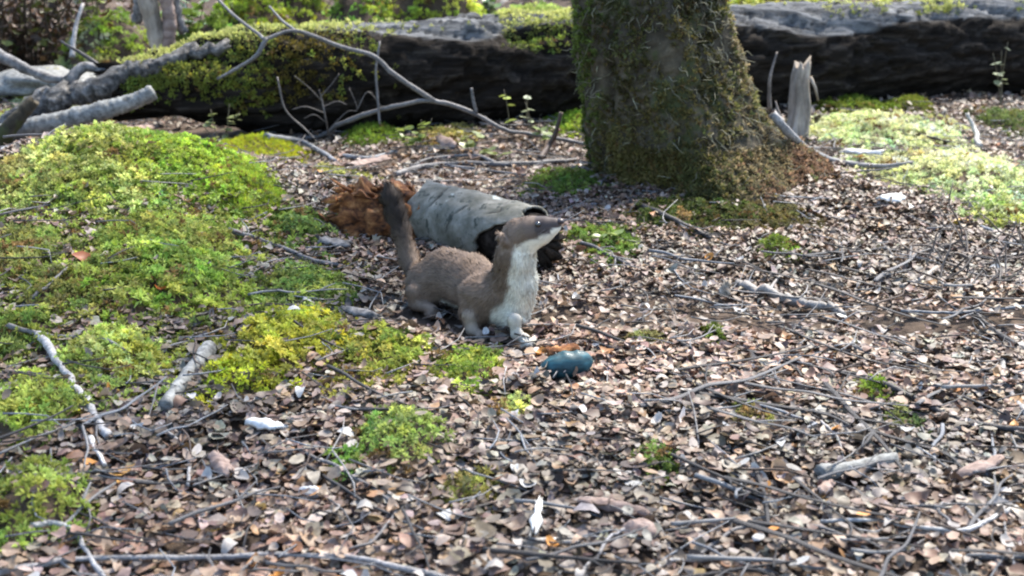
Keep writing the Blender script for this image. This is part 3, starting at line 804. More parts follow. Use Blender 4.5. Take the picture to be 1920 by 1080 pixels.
# ------------------------------------------------------------------ leaf litter
def frustum_ok(x, y, margin=.22):
    return np.abs(x) < (y * .949 + .165) * (960 / F_PX) + margin
def clear_of_things(x, y):
    tr = np.hypot(x - .30, y - 2.2) < .14
    lg = (np.abs(y - (2.80 + .31 * (x + .07))) < .10) & (x > -.85) & (x < 1.7)
    return ~(tr | lg)
FEET = [on(884, 640), on(968, 648), on(792, 596), on(1062, 722), on(980, 650), on(896, 646)]
def clear_feet(x, y):
    k = np.ones(len(x), bool)
    for f in FEET: k &= np.hypot(x - f[0], (y - f[1] + .008) * .8) > .021
    return k
def litter(n, y0, y1, scale, tmpl, name, label, seed_h):
    y = y0 + (y1 - y0) * np.sqrt(rng.random(n)) if y0 < 2 else rng.uniform(y0, y1, n)
    x = rng.uniform(-1, 1, n) * ((y * .949 + .165) * .414 + (.20 if y1 < 1.5 else .28 if y1 < 2.1 else .75))
    k = clear_of_things(x, y) & (rng.random(n) > .975 * np.clip(moss_mask(x, y) * 3.0, 0, 1)) & clear_feet(x, y)
    x, y = x[k], y[k]; n = len(x)
    lay = rng.random(n)
    z = ground(x, y) + .001 + .013 * lay ** 1.3 + .004 * (n2(x, y, 40, 71, 2) + .4)
    ci = rng.choice(len(PAL), n, p=PW)
    col = (PAL[ci] * .72 + np.array([.26, .20, .165]) * .28) * np.array([.745, .735, .70]) * rng.uniform(.65, 1.12, (n, 1)) * (1 + rng.normal(0, .05, (n, 3)))
    # tone drifts from patch to patch as the litter is older or fresher
    dr = n2(x, y, 5, 91, 2)[:, None]
    col = col * np.clip(1 + .38 * dr, .3, 1.5) * (1 + np.clip(dr, -1, 1) * np.array([[.06, -.02, -.06]]))
    sz = scale * np.clip(rng.gamma(6, 1 / 6, n), .35, 1.9) * rng.uniform(.8, 1.15, n)
    sz = np.stack([sz, sz * rng.uniform(.8, 1.25, n), sz], 1)
    tilt = np.abs(rng.normal(0, .24, n)) + (rng.random(n) < .08) * rng.uniform(.3, .9, n)
    R = rot_mats(n, tilt)
    mb = MB(); pick = rng.integers(0, len(tmpl), n); p = np.stack([x, y, z], 1)
    for q, (T, Tf, tc) in enumerate(tmpl):
        s = pick == q
        if s.any(): mb.add(*scatter(T, Tf, p[s], R[s], sz[s], col[s], tc))
    o = mb.build(name, M['leaf'])
    return tag(o, label, 'leaf litter', kind='stuff')
litter(41000, .70, 1.40, .0110, LEAF_M, 'leaf_litter', 'dense carpet of small dry leaves over the nearest open ground', 1)
litter(60000, 1.40, 2.05, .0104, LEAF_S, 'leaf_litter', 'dense carpet of small dry leaves around the stoat and before the tree', 4)
litter(35000, 2.05, 3.3, .0124, LEAF_S, 'leaf_litter', 'brown dry leaf litter around the tree and along the log', 2)
litter(9000, 3.0, 6.2, .024, LEAF_S, 'leaf_litter', 'scattered dead leaves on the ground beyond the fallen log', 3)

# ------------------------------------------------------------------ single leaves one can pick out
SL = [((.43, .385, .34), 'pale buff curled leaf lying on the leaf litter'), ((.36, .25, .17), 'mid brown dry leaf lying on the leaf litter'),
      ((.20, .115, .075), 'dark brown dry leaf lying on the leaf litter'), ((.50, .22, .045), 'orange-brown leaf lying on the leaf litter'),
      ((.44, .43, .41), 'silvery grey leaf lying on the leaf litter')]
LAND = [((1062, 705), 'the teal shell'), ((968, 650), 'the stoat forefeet'), ((748, 842), 'the round moss clump'), ((640, 885), 'the little moss tuft'), ((500, 805), 'the white curled flake'),
 ((405, 992), 'the bright amber leaf'), ((232, 882), 'the broad orange leaf'), ((60, 985), 'the large plumed moss mound'), ((350, 705), 'the lichen-spotted stick'), ((530, 1040), 'the long thin grey stick'),
 ((1005, 980), 'the upright white flake'), ((1150, 960), 'the flat bark slab'), ((1200, 1000), 'the round brown nut'), ((1290, 790), 'the large pinkish leaf'), ((1600, 878), 'the pale log stub'),
 ((1470, 890), 'the orange-tan curled leaf'), ((1450, 988), 'the humped grey branch'), ((1700, 985), 'the upcurved pale branch'), ((1885, 1000), 'the pale crossing twig'), ((1830, 890), 'the long pale bark chip'),
 ((1500, 695), 'the long dark branch'), ((1690, 785), 'the dark moss scrap'), ((1900, 730), 'the pale curved branch end'), ((1860, 800), 'the dark branch tip'), ((1480, 560), 'the knobbly stick'),
 ((1560, 640), 'the slender dark branch'), ((1820, 500), 'the twig tangle'), ((1670, 378), 'the white bark flake'), ((1800, 586), 'the level pale twig'), ((1335, 652), 'the tiny moss knob'), ((1205, 652), 'the faint olive moss'),
 ((1230, 880), 'the green moss speck'), ((1085, 770), 'the star-shaped leaf'), ((965, 775), 'the small pale moss tuft'), ((885, 930), 'the flat olive moss scrap'), ((580, 924), 'the tiny white pebble'),
 ((1250, 440), 'the tree trunk moss skirt'), ((1130, 480), 'the hollow log end'), ((625, 460), 'the pale bark plate'), ((880, 300), 'the straight grey branch'), ((1640, 305), 'the grey surface root'),
 ((1410, 785), 'the olive moss scrap'), ((1330, 1048), 'the pale joining twig'), ((720, 950), 'the hooked grey twig'), ((420, 885), 'the ridged bark scrap'), ((675, 595), 'the grey bark plate'), ((1730, 520), 'the short curved stick'),
 ((1300, 550), 'the pale lump of wood'), ((1200, 560), 'the stoat chest'), ((1400, 690), 'the dark moss knob'), ((300, 440), 'the mossy bank slope'), ((140, 640), 'the flat grey branch'), ((130, 740), 'the long pale stick')]
LANDP = [(on(*a), b) for a, b in LAND]
def near_land(x, y):
    return min(LANDP, key=lambda q: (q[0][0] - x) ** 2 + (q[0][1] - y) ** 2)[1]
leaf_me = []
for ci, (c, lab) in enumerate(SL):
    for q in range(6):
        T, Tf, tc = LEAVES[q]
        leaf_me.append((ci, mesh_obj('fallen_leaf', T, Tf, M['leaf'], col=np.array(c)[None] * tc[:, None] * rng.uniform(.85, 1.1), me_only=True)))
cnt = 0
while cnt < 285:
    y = .80 + 1.25 * rng.random() ** 1.4
    x = rng.uniform(-1, 1) * (y * .949 + .165) * .41
    if moss_mask(np.array([x]), np.array([y]))[0] > .2 and rng.random() < .9: continue
    ci = rng.choice(5, p=[.33, .29, .13, .06, .19])
    me = leaf_me[ci * 6 + rng.integers(0, 6)][1]
    o = bpy.data.objects.new('fallen_leaf', me); COL.objects.link(o)
    s = rng.uniform(.0125, .0185); o.scale = (s, s * rng.uniform(.8, 1.2), s)
    R = rot_mats(1, np.array([abs(rng.normal(0, .28))]))[0]
    o.rotation_euler = Matrix(R.tolist()).to_euler()
    o.location = (x, y, float(ground(x, y)) + .015)
    k_ = SL[ci][1].split(' lying')[0]; tag(o, k_ + ' on the litter by ' + near_land(x, y), 'leaf', 'single leaves on the litter: ' + k_)
    cnt += 1
def one_leaf(px, py, size, c, lab, q=2, tilt=.3, sy=1.0):
    T, Tf, tc = LEAVES[q]
    me = mesh_obj('fallen_leaf', T, Tf, M['leaf'], col=np.array(c)[None] * tc[:, None], me_only=True)
    o = bpy.data.objects.new('fallen_leaf', me); COL.objects.link(o)
    p = on(px, py, .012)
    s = size / ppm(p); o.scale = (s, s * sy, s); o.location = p
    o.rotation_euler = Matrix(rot_mats(1, np.array([tilt]))[0].tolist()).to_euler()
    return tag(o, lab, 'leaf', None)
one_leaf(405, 992, 34, (.62, .32, .02), 'bright amber leaf beside a pale leaf above the long grey stick', 3)
one_leaf(232, 882, 50, (.50, .27, .07), 'broad orange leaf near the pale splinter in the litter', 0)
one_leaf(143, 770, 26, (.55, .52, .02), 'tiny vivid yellow leaf beside the soft light green moss mound', 3)
one_leaf(1800, 415, 36, (.60, .38, .03), 'yellow leaf at the edge of the big pale moss mound', 3)
one_leaf(300, 540, 22, (.45, .12, .02), 'small rust-red leaf caught on the deep green moss', 2)
one_leaf(155, 490, 46, (.30, .09, .03), 'rust-brown dead leaf hanging in the olive moss', 4, .9)
one_leaf(1290, 790, 52, (.68, .60, .55), 'large pale pinkish leaf standing up in the open litter', 5, .6)
one_leaf(1470, 890, 60, (.50, .30, .16), 'big orange-tan curled leaf beside the short pale log stub', 2, .5)
one_leaf(1420, 900, 66, (.42, .40, .37), 'big grey curled leaf lying by the orange-tan one', 5, .5)
one_leaf(1085, 770, 40, (.55, .52, .50), 'pale star-shaped leaf below the teal shell', 4, .3)
one_leaf(490, 950, 36, (.50, .33, .12), 'tan orange leaf tip poking up from dark litter', 2, .6)
one_leaf(225, 905, 26, (.55, .28, .05), 'small orange leaf under the broad orange one', 1)

# ------------------------------------------------------------------ branches and sticks traced from the photograph
GREY, PALE, DARK, BROWN, BLUE = (.13, .122, .118), (.25, .237, .225), (.038, .033, .031), (.08, .053, .038), (.185, .19, .20)
def pts(seq, lift):
    out = []
    for s in seq:
        out.append(at(*s) if len(s) == 3 else on(s[0], s[1], lift))
    return np.array(out)
def stick(name, seq, w0, w1, c, lab, group=None, sides=8, lift=None, forks=(), mat=None, jag=.6, wob=.0016, gnarl=0):
    base = pts(seq[:1], .004)[0]
    sc = 1 / ppm(base)
    r0, r1 = w0 * sc / 2, w1 * sc / 2
    lift = max(.012, r0 * .5 + .010) if lift is None else lift
    P = catmull(pts(seq, lift), 7 if w0 < 20 else 14)
    P[1:-1] += fbm(P[1:-1], 45, 3)[:, None] * rng.normal(0, 1, 3) * wob
    mb = MB()
    V, Fc = tube(P, np.linspace(r0, r1 * .85, len(P)) * (1 + .16 * np.convolve(rng.normal(0, 1, len(P) + 4), [.2] * 5, 'valid')), sides, jag, rough=.18 if w0 < 20 else .10)
    if gnarl:
        Pc_ = np.repeat(P, sides, 0); V[:-2] += (V[:-2] - Pc_) * (gnarl * (.55 * fbm(V[:-2], 62, 7, 3) + .5 * fbm(V[:-2], 140, 3, 2)))[:, None]
    cc = np.array(c)[None] * (1 + .35 * fbm(V, 60, 5))[:, None]
    mb.add(V, Fc, np.clip(cc, .01, .8))
    for (fs, a, b) in forks:
        P2 = catmull(pts(fs, lift), 6)
        V, Fc = tube(P2, np.linspace(a * sc / 2, b * sc / 2, len(P2)), max(5, sides - 2), jag, rough=.15)
        cc = np.array(c)[None] * (1 + .35 * fbm(V, 60, 5))[:, None]
        mb.add(V, Fc, np.clip(cc, .01, .8))
    o = mb.build(name, mat or M['twig'], smooth=True)
    tag(o, lab, 'branch' if 'branch' in name else 'root' if 'root' in name else 'stick', group)
    return o
YB = 2.47
stick('arched_branch', [(555, 264, 2.56), (610, 250, 2.55), (640, 232, 2.52), (700, 210, 2.50), (760, 195, YB), (815, 190, YB), (880, 208, YB), (945, 243, YB), (1000, 252, 2.48), (1060, 263, 2.49), (1122, 275, 2.47)],
      9, 8, GREY, 'long arched grey branch with a second branch rising off it over the log',
      forks=[([(815, 190, YB), (740, 140, 2.47), (700, 105, 2.48), (640, 88, 2.49), (555, 58, 2.49), (500, 72, 2.47), (485, 64, 2.48), (440, 30, 2.52), (405, -5, 2.56)], 10, 5),
             ([(555, 58, 2.49), (530, 40, 2.52), (505, 12, 2.55)], 6, 4), ([(500, 72, 2.47), (480, 105, 2.46), (450, 125, 2.46), (408, 148, 2.45)], 9, 5),
             ([(893, 212, YB), (888, 190, YB), (884, 166, YB)], 7, 5), ([(712, 232, 2.48), (708, 180, 2.49), (705, 130, 2.5), (712, 78, 2.52)], 5, 4)])
stick('dead_twig_spray', [(618, 262), (612, 230, 2.50), (604, 190, 2.50), (598, 168, 2.50)], 4.5, 2, (.11, .095, .085), 'dead many-forked twig standing in front of the dark log', sides=6,
      forks=[([(604, 190, 2.50), (580, 165, 2.49), (552, 142, 2.48)], 2.2, 1.4), ([(600, 182, 2.50), (620, 160, 2.51), (636, 138, 2.52)], 2.2, 1.4), ([(608, 212, 2.50), (575, 200, 2.49), (548, 205, 2.49)], 2.2, 1.4),
             ([(612, 230, 2.50), (590, 215, 2.48), (570, 222, 2.48)], 2.2, 1.4), ([(615, 245, 2.50), (650, 210, 2.51), (670, 205, 2.51), (655, 165, 2.51)], 2.2, 1.4), ([(670, 205, 2.51), (690, 172, 2.52), (715, 200, 2.52)], 2.2, 1.4),
             ([(606, 200, 2.50), (632, 190, 2.51), (650, 196, 2.51)], 2.2, 1.4), ([(520, 145, 2.5), (535, 205, 2.49), (570, 240, 2.48), (590, 260, 2.46)], 4, 3)])
stick('ground_branch', [(742, 327), (790, 313), (870, 306), (960, 308), (1080, 300)], 12, 10, GREY, 'straight grey branch on the ground between the bark-covered log and the arched branch',
      forks=[([(930, 306), (895, 292), (845, 293), (800, 299), (770, 312)], 8, 5), ([(840, 310), (900, 318), (985, 328)], 6, 4)])
stick('upright_branch', [(1012, 298), (1030, 272, 2.38), (1042, 250, 2.38), (1052, 212, 2.38)], 11, 9, BROWN, 'short brown branch standing up at a slant beside the trunk')
stick('ground_branch', [(500, 256), (560, 264), (600, 284), (630, 302)], 11, 9, BLUE, 'pale branch end poking out behind the yellow-green moss cushion')
stick('ground_branch', [(640, 292), (690, 296), (742, 284)], 10, 8, BLUE, 'pale short branch beside the grassy green tuft')
stick('dead_branch', [(-40, 262, 2.36), (50, 241, 2.36), (130, 222, 2.38), (200, 205, 2.39), (250, 190, 2.40), (286, 174, 2.41)], 38, 34, (.34, .345, .33), 'thick pale grey branch with a sawn-off end above the mossy bank', sides=14, mat=M['lichen_wood'], jag=.2)
stick('dead_branch', [(-40, 285, 2.44), (60, 212, 2.46), (150, 172, 2.50), (250, 138, 2.53), (330, 112, 2.55), (425, 84, 2.58)], 58, 26, GREY, 'gnarled weathered grey branch joining the end of the fallen log', sides=22, mat=M['gnarl'], wob=.010, gnarl=.3)
stick('dead_branch', [(-30, 85, 2.58), (40, 125, 2.55), (90, 146, 2.54), (140, 152, 2.53)], 22, 18, BLUE, 'smooth grey branch slanting down to the gnarled one', sides=12, mat=M['grey_wood'],
      forks=[([(130, 150, 2.53), (160, 125, 2.55), (200, 140, 2.54), (215, 160, 2.52)], 22, 14)])
stick('dead_branch', [(200, 135, 2.56), (160, 105, 2.58), (115, 78, 2.62)], 10, 6, DARK, 'thin dark branch across the pale moss')
stick('dead_branch', [(135, 108, 2.75), (140, 60, 2.78), (155, 8, 2.82)], 11, 8, PALE, 'pale upright branch against the dark undergrowth')
stick('dead_branch', [(-10, 275, 2.30), (22, 235, 2.30), (62, 190, 2.32)], 36, 26, (.11, .10, .085), 'stubby dark branch butt next to the thick pale branch', sides=12, mat=M['trunk'])
stick('ground_branch', [(430, 432), (520, 461), (590, 489), (645, 499)], 11, 7, GREY, 'grey branch sloping off the bank towards the pale bark plate')
stick('ground_branch', [(-10, 590), (40, 575), (80, 545), (126, 503)], 10, 6, GREY, 'leaning grey twig on the bank beside olive moss')
stick('ground_branch', [(15, 610), (70, 625), (150, 632), (200, 638), (240, 660)], 11, 7, GREY, 'grey branch lying flat across the foot of the bank')
stick('long_stick', [(72, 628), (110, 680), (145, 730), (180, 780), (203, 818)], 14, 17, (.33, .315, .30), 'long pale stick leaning between two leafy moss clumps')
stick('short_stick', [(392, 653), (355, 700), (308, 762)], 29, 25, (.33, .33, .31), 'short thick lichen-spotted stick beside the yellow moss hump', sides=14, mat=M['lichen_wood'], jag=.2)
stick('splinter', [(166, 822), (182, 845), (197, 872)], 12, 8, (.5, .47, .43), 'pale splinter lying below the long pale stick')
stick('ground_branch', [(60, 985), (105, 980), (140, 1000), (165, 1040), (195, 1085)], 11, 12, (.30, .29, .28), 'bent grey twig curving over the large pale plumed moss mound')
stick('ground_branch', [(-20, 1078), (90, 1055), (160, 1047), (260, 1045), (400, 1046), (520, 1040), (650, 1046), (750, 1066), (860, 1088)], 12, 15, (.24, .225, .215), 'long thin grey stick lying across the litter from the large moss mound')
stick('thin_twig', [(545, 598), (600, 634), (655, 660)], 5, 4, DARK, 'thin dark twig across the yellowish moss hump')
stick('thin_twig', [(540, 832), (640, 880), (720, 930), (742, 960), (700, 1010), (655, 1030)], 7, 6, GREY, 'hooked grey twig beside the round isolated moss clump')
stick('thin_twig', [(560, 862), (650, 920), (700, 950), (735, 965)], 7, 5, DARK, 'dark twig crossing the hooked grey twig')
stick('thin_twig', [(830, 972), (900, 950), (960, 935), (1002, 918)], 9, 6, DARK, 'dark twig ending above the white flake')
stick('short_stick', [(968, 1016), (1025, 1013), (1088, 1020)], 15, 12, (.45, .41, .36), 'pale peeled stick lying under the white flake')
stick('ground_branch', [(1300, 1046), (1350, 1010), (1400, 987), (1500, 985), (1560, 995), (1625, 1030)], 9, 9, GREY, 'humped grey branch low in the open litter')
stick('ground_branch', [(1540, 978), (1640, 976), (1700, 985), (1800, 995), (1850, 980), (1905, 952)], 8, 11, (.34, .33, .315), 'pale upcurved branch meeting the humped grey branch')
stick('thin_twig', [(1880, 928), (1886, 1000), (1902, 1062)], 7, 5, PALE, 'pale twig crossing the end of the upcurved branch')
stick('thin_twig', [(1802, 925), (1806, 955), (1842, 990)], 7, 6, PALE, 'short curved twig hanging onto the upcurved branch')
stick('thin_twig', [(1690, 945), (1745, 955), (1785, 985)], 6, 5, GREY, 'small twig beside the short curved twig')
stick('short_log_stub', [(1538, 888), (1600, 877), (1678, 860)], 31, 29, (.36, .34, .31), 'short pale log stub lying in the open litter', sides=14, mat=M['lichen_wood'], jag=.25)
stick('thin_twig', [(1378, 750), (1440, 765), (1510, 785), (1532, 795)], 7, 5, BLUE, 'forked thin twig above the short pale log stub', forks=[([(1530, 794), (1500, 808), (1455, 828)], 5, 4)])
stick('thin_twig', [(1540, 790), (1570, 820), (1585, 868)], 5, 4, PALE, 'hair-thin pale twig touching the short log stub')
stick('ground_branch', [(1268, 640), (1340, 680), (1420, 690), (1530, 695), (1600, 702), (1660, 720), (1720, 750), (1790, 785), (1860, 800), (1940, 810)], 9, 12, DARK, 'long dark branch lying across the open litter')
stick('ground_branch', [(1450, 602), (1520, 620), (1580, 645), (1640, 670), (1682, 692), (1705, 728)], 9, 8, (.12, .115, .115), 'slender dark branch running down to the long dark branch')
stick('knobbly_stick', [(1385, 533), (1440, 550), (1500, 565), (1560, 580), (1584, 592)], 19, 16, (.22, .20, .18), 'knobbly grey-brown stick lying on open litter before the tree', wob=.005, forks=[([(1440, 548), (1452, 530), (1462, 518)], 8, 5)])
stick('short_stick', [(1690, 537), (1730, 521), (1757, 502)], 9, 11, (.30, .26, .22), 'short curved stick beside the twig tangle')
stick('ground_branch', [(1828, 588), (1870, 625), (1930, 660)], 11, 12, DARK, 'dark branch slanting down below the twig tangle')
stick('ground_branch', [(1879, 675), (1884, 710), (1905, 750), (1932, 785)], 10, 13, PALE, 'pale curved branch end above the dark branch tip')
stick('thin_twig', [(1690, 583), (1800, 586), (1930, 574)], 7, 7, BLUE, 'straight pale twig lying level below the twig tangle')
stick('thin_twig', [(1745, 724), (1800, 722), (1858, 729)], 8, 7, BLUE, 'short bluish-grey twig near the pale curved branch')
stick('ground_branch', [(1185, 378), (1240, 400), (1290, 425), (1335, 448)], 11, 10, DARK, 'dark branch sloping across the moss before the tree trunk')
stick('surface_root', [(1450, 215, 2.10), (1480, 250, 2.10), (1520, 284, 2.16), (1570, 303), (1640, 312), (1712, 305)], 18, 10, (.20, .19, .18), 'grey surface root running from the trunk towards the pale moss')
stick('thin_twig', [(1725, 252), (1790, 268), (1850, 282)], 5, 4, DARK, 'thin dark twig across the pale sunlit moss sheet')
stick('leaning_stub', [(1838, 274), (1826, 245, 2.52), (1814, 213, 2.54)], 12, 9, (.42, .39, .34), 'small pale stub leaning out of the moss before the log')
stick('upright_twig', [(1443, 205, 2.5), (1443, 150, 2.5), (1457, 98, 2.52)], 8, 4, (.16, .13, .11), 'thin upright twig between tree trunk and broken stake', forks=[([(1470, 240, 2.45), (1460, 210, 2.46), (1454, 190, 2.47)], 6, 3)])
stick('thin_twig', [(1840, 425), (1880, 440), (1925, 468)], 7, 6, BLUE, 'bluish twig crossing the pale moss above the tangle')
stick('short_stick', [(1090, 455), (1150, 480), (1190, 500)], 8, 6, GREY, 'short stick on thin moss beside the hollow log end')
stick('thin_twig', [(640, 765), (720, 768), (800, 762)], 6, 5, DARK, 'thin dark twig lying level behind the round isolated moss clump')
stick('thin_twig', [(300, 795), (335, 830), (355, 860), (352, 910)], 7, 8, PALE, 'crooked pale twig below the short lichen-spotted stick', forks=[([(335, 830), (350, 800), (358, 790)], 5, 3)])
stick('ground_branch', [(160, 868), (230, 900), (330, 905), (400, 890)], 6, 5, DARK, 'dark twig half buried below the orange leaves')
stick('thin_twig', [(1200, 1075), (1270, 1050), (1330, 1048)], 10, 9, PALE, 'pale twig joining the low end of the humped grey branch')
stick('thin_twig', [(1090, 1082), (1150, 1005), (1185, 985)], 8, 6, (.27, .26, .26), 'slanting twig beside the round brown nut', forks=[([(1140, 1015), (1200, 1010), (1260, 1030)], 6, 4)])
stick('thin_twig', [(1110, 640), (1170, 660), (1250, 690)], 7, 5, DARK, 'dark twig passing behind the teal shell')

# tangle of fine roots and twigs on the right
mb = MB()
for k in range(70):
    p = on(rng.uniform(1725, 1925), rng.uniform(455, 545), .01)
    a = rng.uniform(0, np.pi); d = np.array([math.cos(a), math.sin(a) * .6, rng.uniform(-.1, .5)]); L = rng.uniform(.02, .07)
    q = [p]
    for s in range(4):
        d = d + rng.normal(0, .45, 3); d[2] -= .18; d /= np.linalg.norm(d); e = q[-1] + d * L / 2.2
        e[2] = max(e[2], float(ground(e[0], e[1])) + .004); q.append(e)
    V, Fc = tube(catmull(q, 3), [.0018, .0008], 4, rough=0)
    mb.add(V, Fc, np.array([.10, .08, .065]) * rng.uniform(.4, 2.2))
tag(mb.build('twig_tangle', M['twig'], smooth=True), 'tangled heap of fine dark twigs beside the pale moss mound', 'twigs')

# small loose twigs: individuals, and finer ones as litter
tw_me = []
for k in range(10):
    L = 1.0; q = [np.array([-.5, 0, 0])]
    d = np.array([1.0, 0, 0])
    for s in range(5):
        d = d + rng.normal(0, .19, 3) * np.array([.2, 1, .25]); d /= np.linalg.norm(d); q.append(q[-1] + d * .2)
    c = np.array([GREY, PALE, DARK, BROWN, BLUE][k % 5])
    m_ = MB(); V, Fc = tube(catmull(q, 3), [.017, .008], 6, .8); m_.add(V, Fc, np.clip(c[None] * (1 + .4 * noise(V, 9, k))[:, None], .02, .8))
    if k % 2:
        e = q[3] + np.array([.18, .16 * (1 if k % 4 == 1 else -1), .03]); V, Fc = tube(catmull([q[3], (q[3] + e) / 2 + .01, e], 3), [.012, .006], 5); m_.add(V, Fc, c)
    tw_me.append(m_.build('twig', M['twig'], smooth=True, me_only=True))
TL = ['small grey twig lying loose on the leaf litter', 'small pale twig lying loose on the leaf litter', 'small dark twig lying loose on the leaf litter', 'small brown twig lying loose on the leaf litter', 'small bluish-grey twig lying loose on the leaf litter']
cnt = 0
while cnt < 160:
    y = .82 + 1.7 * rng.random() ** 1.2
    x = rng.uniform(-1, 1) * (y * .949 + .165) * .41
    if cnt > 60 and x < .1 and y < 1.6 and rng.random() < .35: continue
    if not clear_of_things(np.array([x]), np.array([y]))[0]: continue
    if -.20 < x < .13 and 1.22 < y < 1.64: continue
    if moss_mask(np.array([x]), np.array([y]))[0] > .2 and rng.random() < .75: continue
    k = int(rng.integers(0, 10))
    o = bpy.data.objects.new('twig', tw_me[k]); COL.objects.link(o)
    s = rng.uniform(.05, .13); o.scale = (s, s, s * rng.uniform(.7, 1.2))
    yaw = rng.normal(.1, .8)
    o.rotation_euler = (rng.uniform(-.3, .3), rng.normal(0, .07), yaw)
    o.location = (x, y, float(ground(x, y)) + .018)
    k_ = TL[k % 5].split(' lying')[0] + (' with a fork' if k % 2 else ''); tag(o, k_ + ' lying loose by ' + near_land(x, y), 'twig', k_ + ', loose on the litter'); cnt += 1
cnt = 0
while cnt < 32:
    px, py = rng.uniform(1270, 1930), rng.uniform(470, 1060)
    p = on(px, py)
    if moss_mask(p[:1], p[1:2])[0] > .1: continue
    k = int(rng.choice([2, 7, 0, 5, 2, 7]))
    o = bpy.data.objects.new('twig', tw_me[k]); COL.objects.link(o)
    s = rng.uniform(.12, .22); o.scale = (s, s, s * .5)
    o.rotation_euler = (rng.uniform(-.2, .2), rng.normal(0, .03), rng.normal(-.25, .6))
    o.location = (p[0], p[1], float(ground(p[0], p[1])) + .017)
    k_ = ['slender grey', '', 'slender dark'][k % 5] + ' twig, long' + (' and forked,' if k % 2 else ','); tag(o, k_ + ' on litter by ' + near_land(p[0], p[1]), 'twig', 'long slender twigs on the open litter'); cnt += 1
mb = MB(); n = 2000
y = .75 + 2.2 * rng.random(n) ** .9; x = rng.uniform(-1, 1, n) * ((y * .949 + .165) * .414 + .2)
for k in range(n):
    if moss_mask(x[k:k+1], y[k:k+1])[0] > .5 or not clear_of_things(x[k:k+1], y[k:k+1])[0]: continue
    a = rng.normal(0, .9); L = rng.uniform(.02, .07); p = np.array([x[k], y[k], float(ground(x[k], y[k])) + rng.uniform(.011, .021)])
    d = np.array([math.cos(a), math.sin(a), rng.normal(0, .12)]) * L / 2
    sd_ = np.array([-d[1], d[0], 0]) * rng.normal(0, .3); d = d * rng.uniform(.8, 1.7)
    V, Fc = tube(np.array([p - d, p - d * .4 + sd_ * .7, p + d * .35 + sd_, p + d + rng.normal(0, .004, 3)]), [.0011, .0005], 4, rough=0)
    mb.add(V, Fc, np.array([GREY, PALE, DARK, DARK, BLUE][rng.integers(0, 5)]) * rng.uniform(.6, 1.2))
tag(mb.build('twig_litter', M['twig'], smooth=True), 'fine broken twigs mixed through the leaf litter', 'twigs', kind='stuff')

# ------------------------------------------------------------------ bark-covered rotten log section
A = at(800, 400, 1.79); B = at(1010, 455, 1.635)       # axis ends of the bark tube
ax = B - A; AL = np.linalg.norm(ax); ax /= AL
sd = np.cross(ax, [0, 0, 1.0]); sd /= np.linalg.norm(sd); upv = np.cross(sd, ax)
RB = .046
blog = empty('rotten_log', tuple((A + B) / 2 - np.array([0, 0, .05])))
tag(blog, 'short rotten log in pale grey bark with orange broken wood, behind the stoat', 'log')
nu, nv = 70, 80
U = np.linspace(0, 1, nu)
outer, inner, crk = [], [], []
th = np.linspace(0, 2 * np.pi, nv, endpoint=False)
e0 = .018 * noise(np.stack([np.cos(th) * 2, np.sin(th) * 2, th * 0], 1), 1.3, 5); e1 = .012 * noise(np.stack([np.cos(th) * 2, np.sin(th) * 2, th * 0], 1), 1.6, 9)
e1 = e1 - .016 + .008 * noise(np.stack([np.cos(th) * 9, np.sin(th) * 9, th * 0], 1), 1.0, 31) - .058 * sstep(.75, -.2, np.sin(th) - .25 * np.cos(th))
for s in U:
    r = RB * (1.02 + .10 * s)
    L = (s * (AL + e1 - e0) + e0)[:, None]
    dirv = np.cos(th)[:, None] * sd + np.sin(th)[:, None] * upv
    P = A + ax * L + dirv * r
    d = .0022 * fbm(P, 40, 2, 3) + .003 * fbm(P, 12, 8, 2)
    crack = np.zeros(nv)
    for k, cs in enumerate((.22, .55, .80)):
        crack -= .0016 * np.exp(-((s - cs - .03 * np.sin(th * 2 + k * 1.7) - .02 * np.sin(th * 5 + k)) / .011) ** 2) * (np.sin(th * 1.5 + k * 2.3) > -.45)
    crk.append(np.clip(-crack / .0016, 0, 1) * np.clip(.45 + .9 * noise(P, 55, 14), 0, .9)); outer.append(P + dirv * (d + crack)[:, None]); inner.append(P - dirv * .007)
V = np.vstack(outer + inner); k = nu * nv
i = np.arange(nu - 1)[:, None] * nv; j = np.arange(nv)[None]; j2 = (j + 1) % nv
q1 = np.stack([i + j, i + j2, i + nv + j2, i + nv + j], -1).reshape(-1, 4); q2 = q1[:, ::-1] + k
ends = [np.stack([j2[0], j[0], k + j[0], k + j2[0]], 1), np.stack([(nu - 1) * nv + j[0], (nu - 1) * nv + j2[0], k + (nu - 1) * nv + j2[0], k + (nu - 1) * nv + j[0]], 1)]
child(mesh_obj('bark', V, np.concatenate([q1, q2] + ends), M['bark_sheet'], col=np.repeat(np.concatenate([np.concatenate(crk), np.ones(k)])[:, None], 3, 1), smooth=True), blog)
# rotten core: ragged, sticking out at the left, sunk back in the hollow right end
mbc = MB()
core_dark = at(645, 405, 1.775)
Pc = catmull([core_dark, (core_dark + A) / 2 + np.array([0, 0, .002]), A + ax * .03, A + ax * .08], 18)
V, Fc = tube(Pc, np.interp(np.linspace(0, 1, len(Pc)), [0, .12, .3, .6, 1], [.028, .040, .041, .036, .035]), 64, .9, rough=.0)
c_ = (core_dark + A) / 2
V[:-2] += (fbm(V[:-2], 48, 7, 4) * .013)[:, None] * np.sign(V[:-2] - c_) * np.array([.2, 1, 1]) + fbm(V[:-2] * np.array([.3, 1, 1]), 90, 17, 2)[:, None] * np.array([0, .7, 1]) * .006
core_o = child(mesh_obj('rotten_core', V, Fc, M['rot'], smooth=False), blog)
V, Fc = tube(np.array([A + ax * .07, A + ax * (AL * .5), A + ax * (AL * .8), A + ax * (AL - .004)]), [.037, .040, .043, .041], 40, .5, rough=.16)
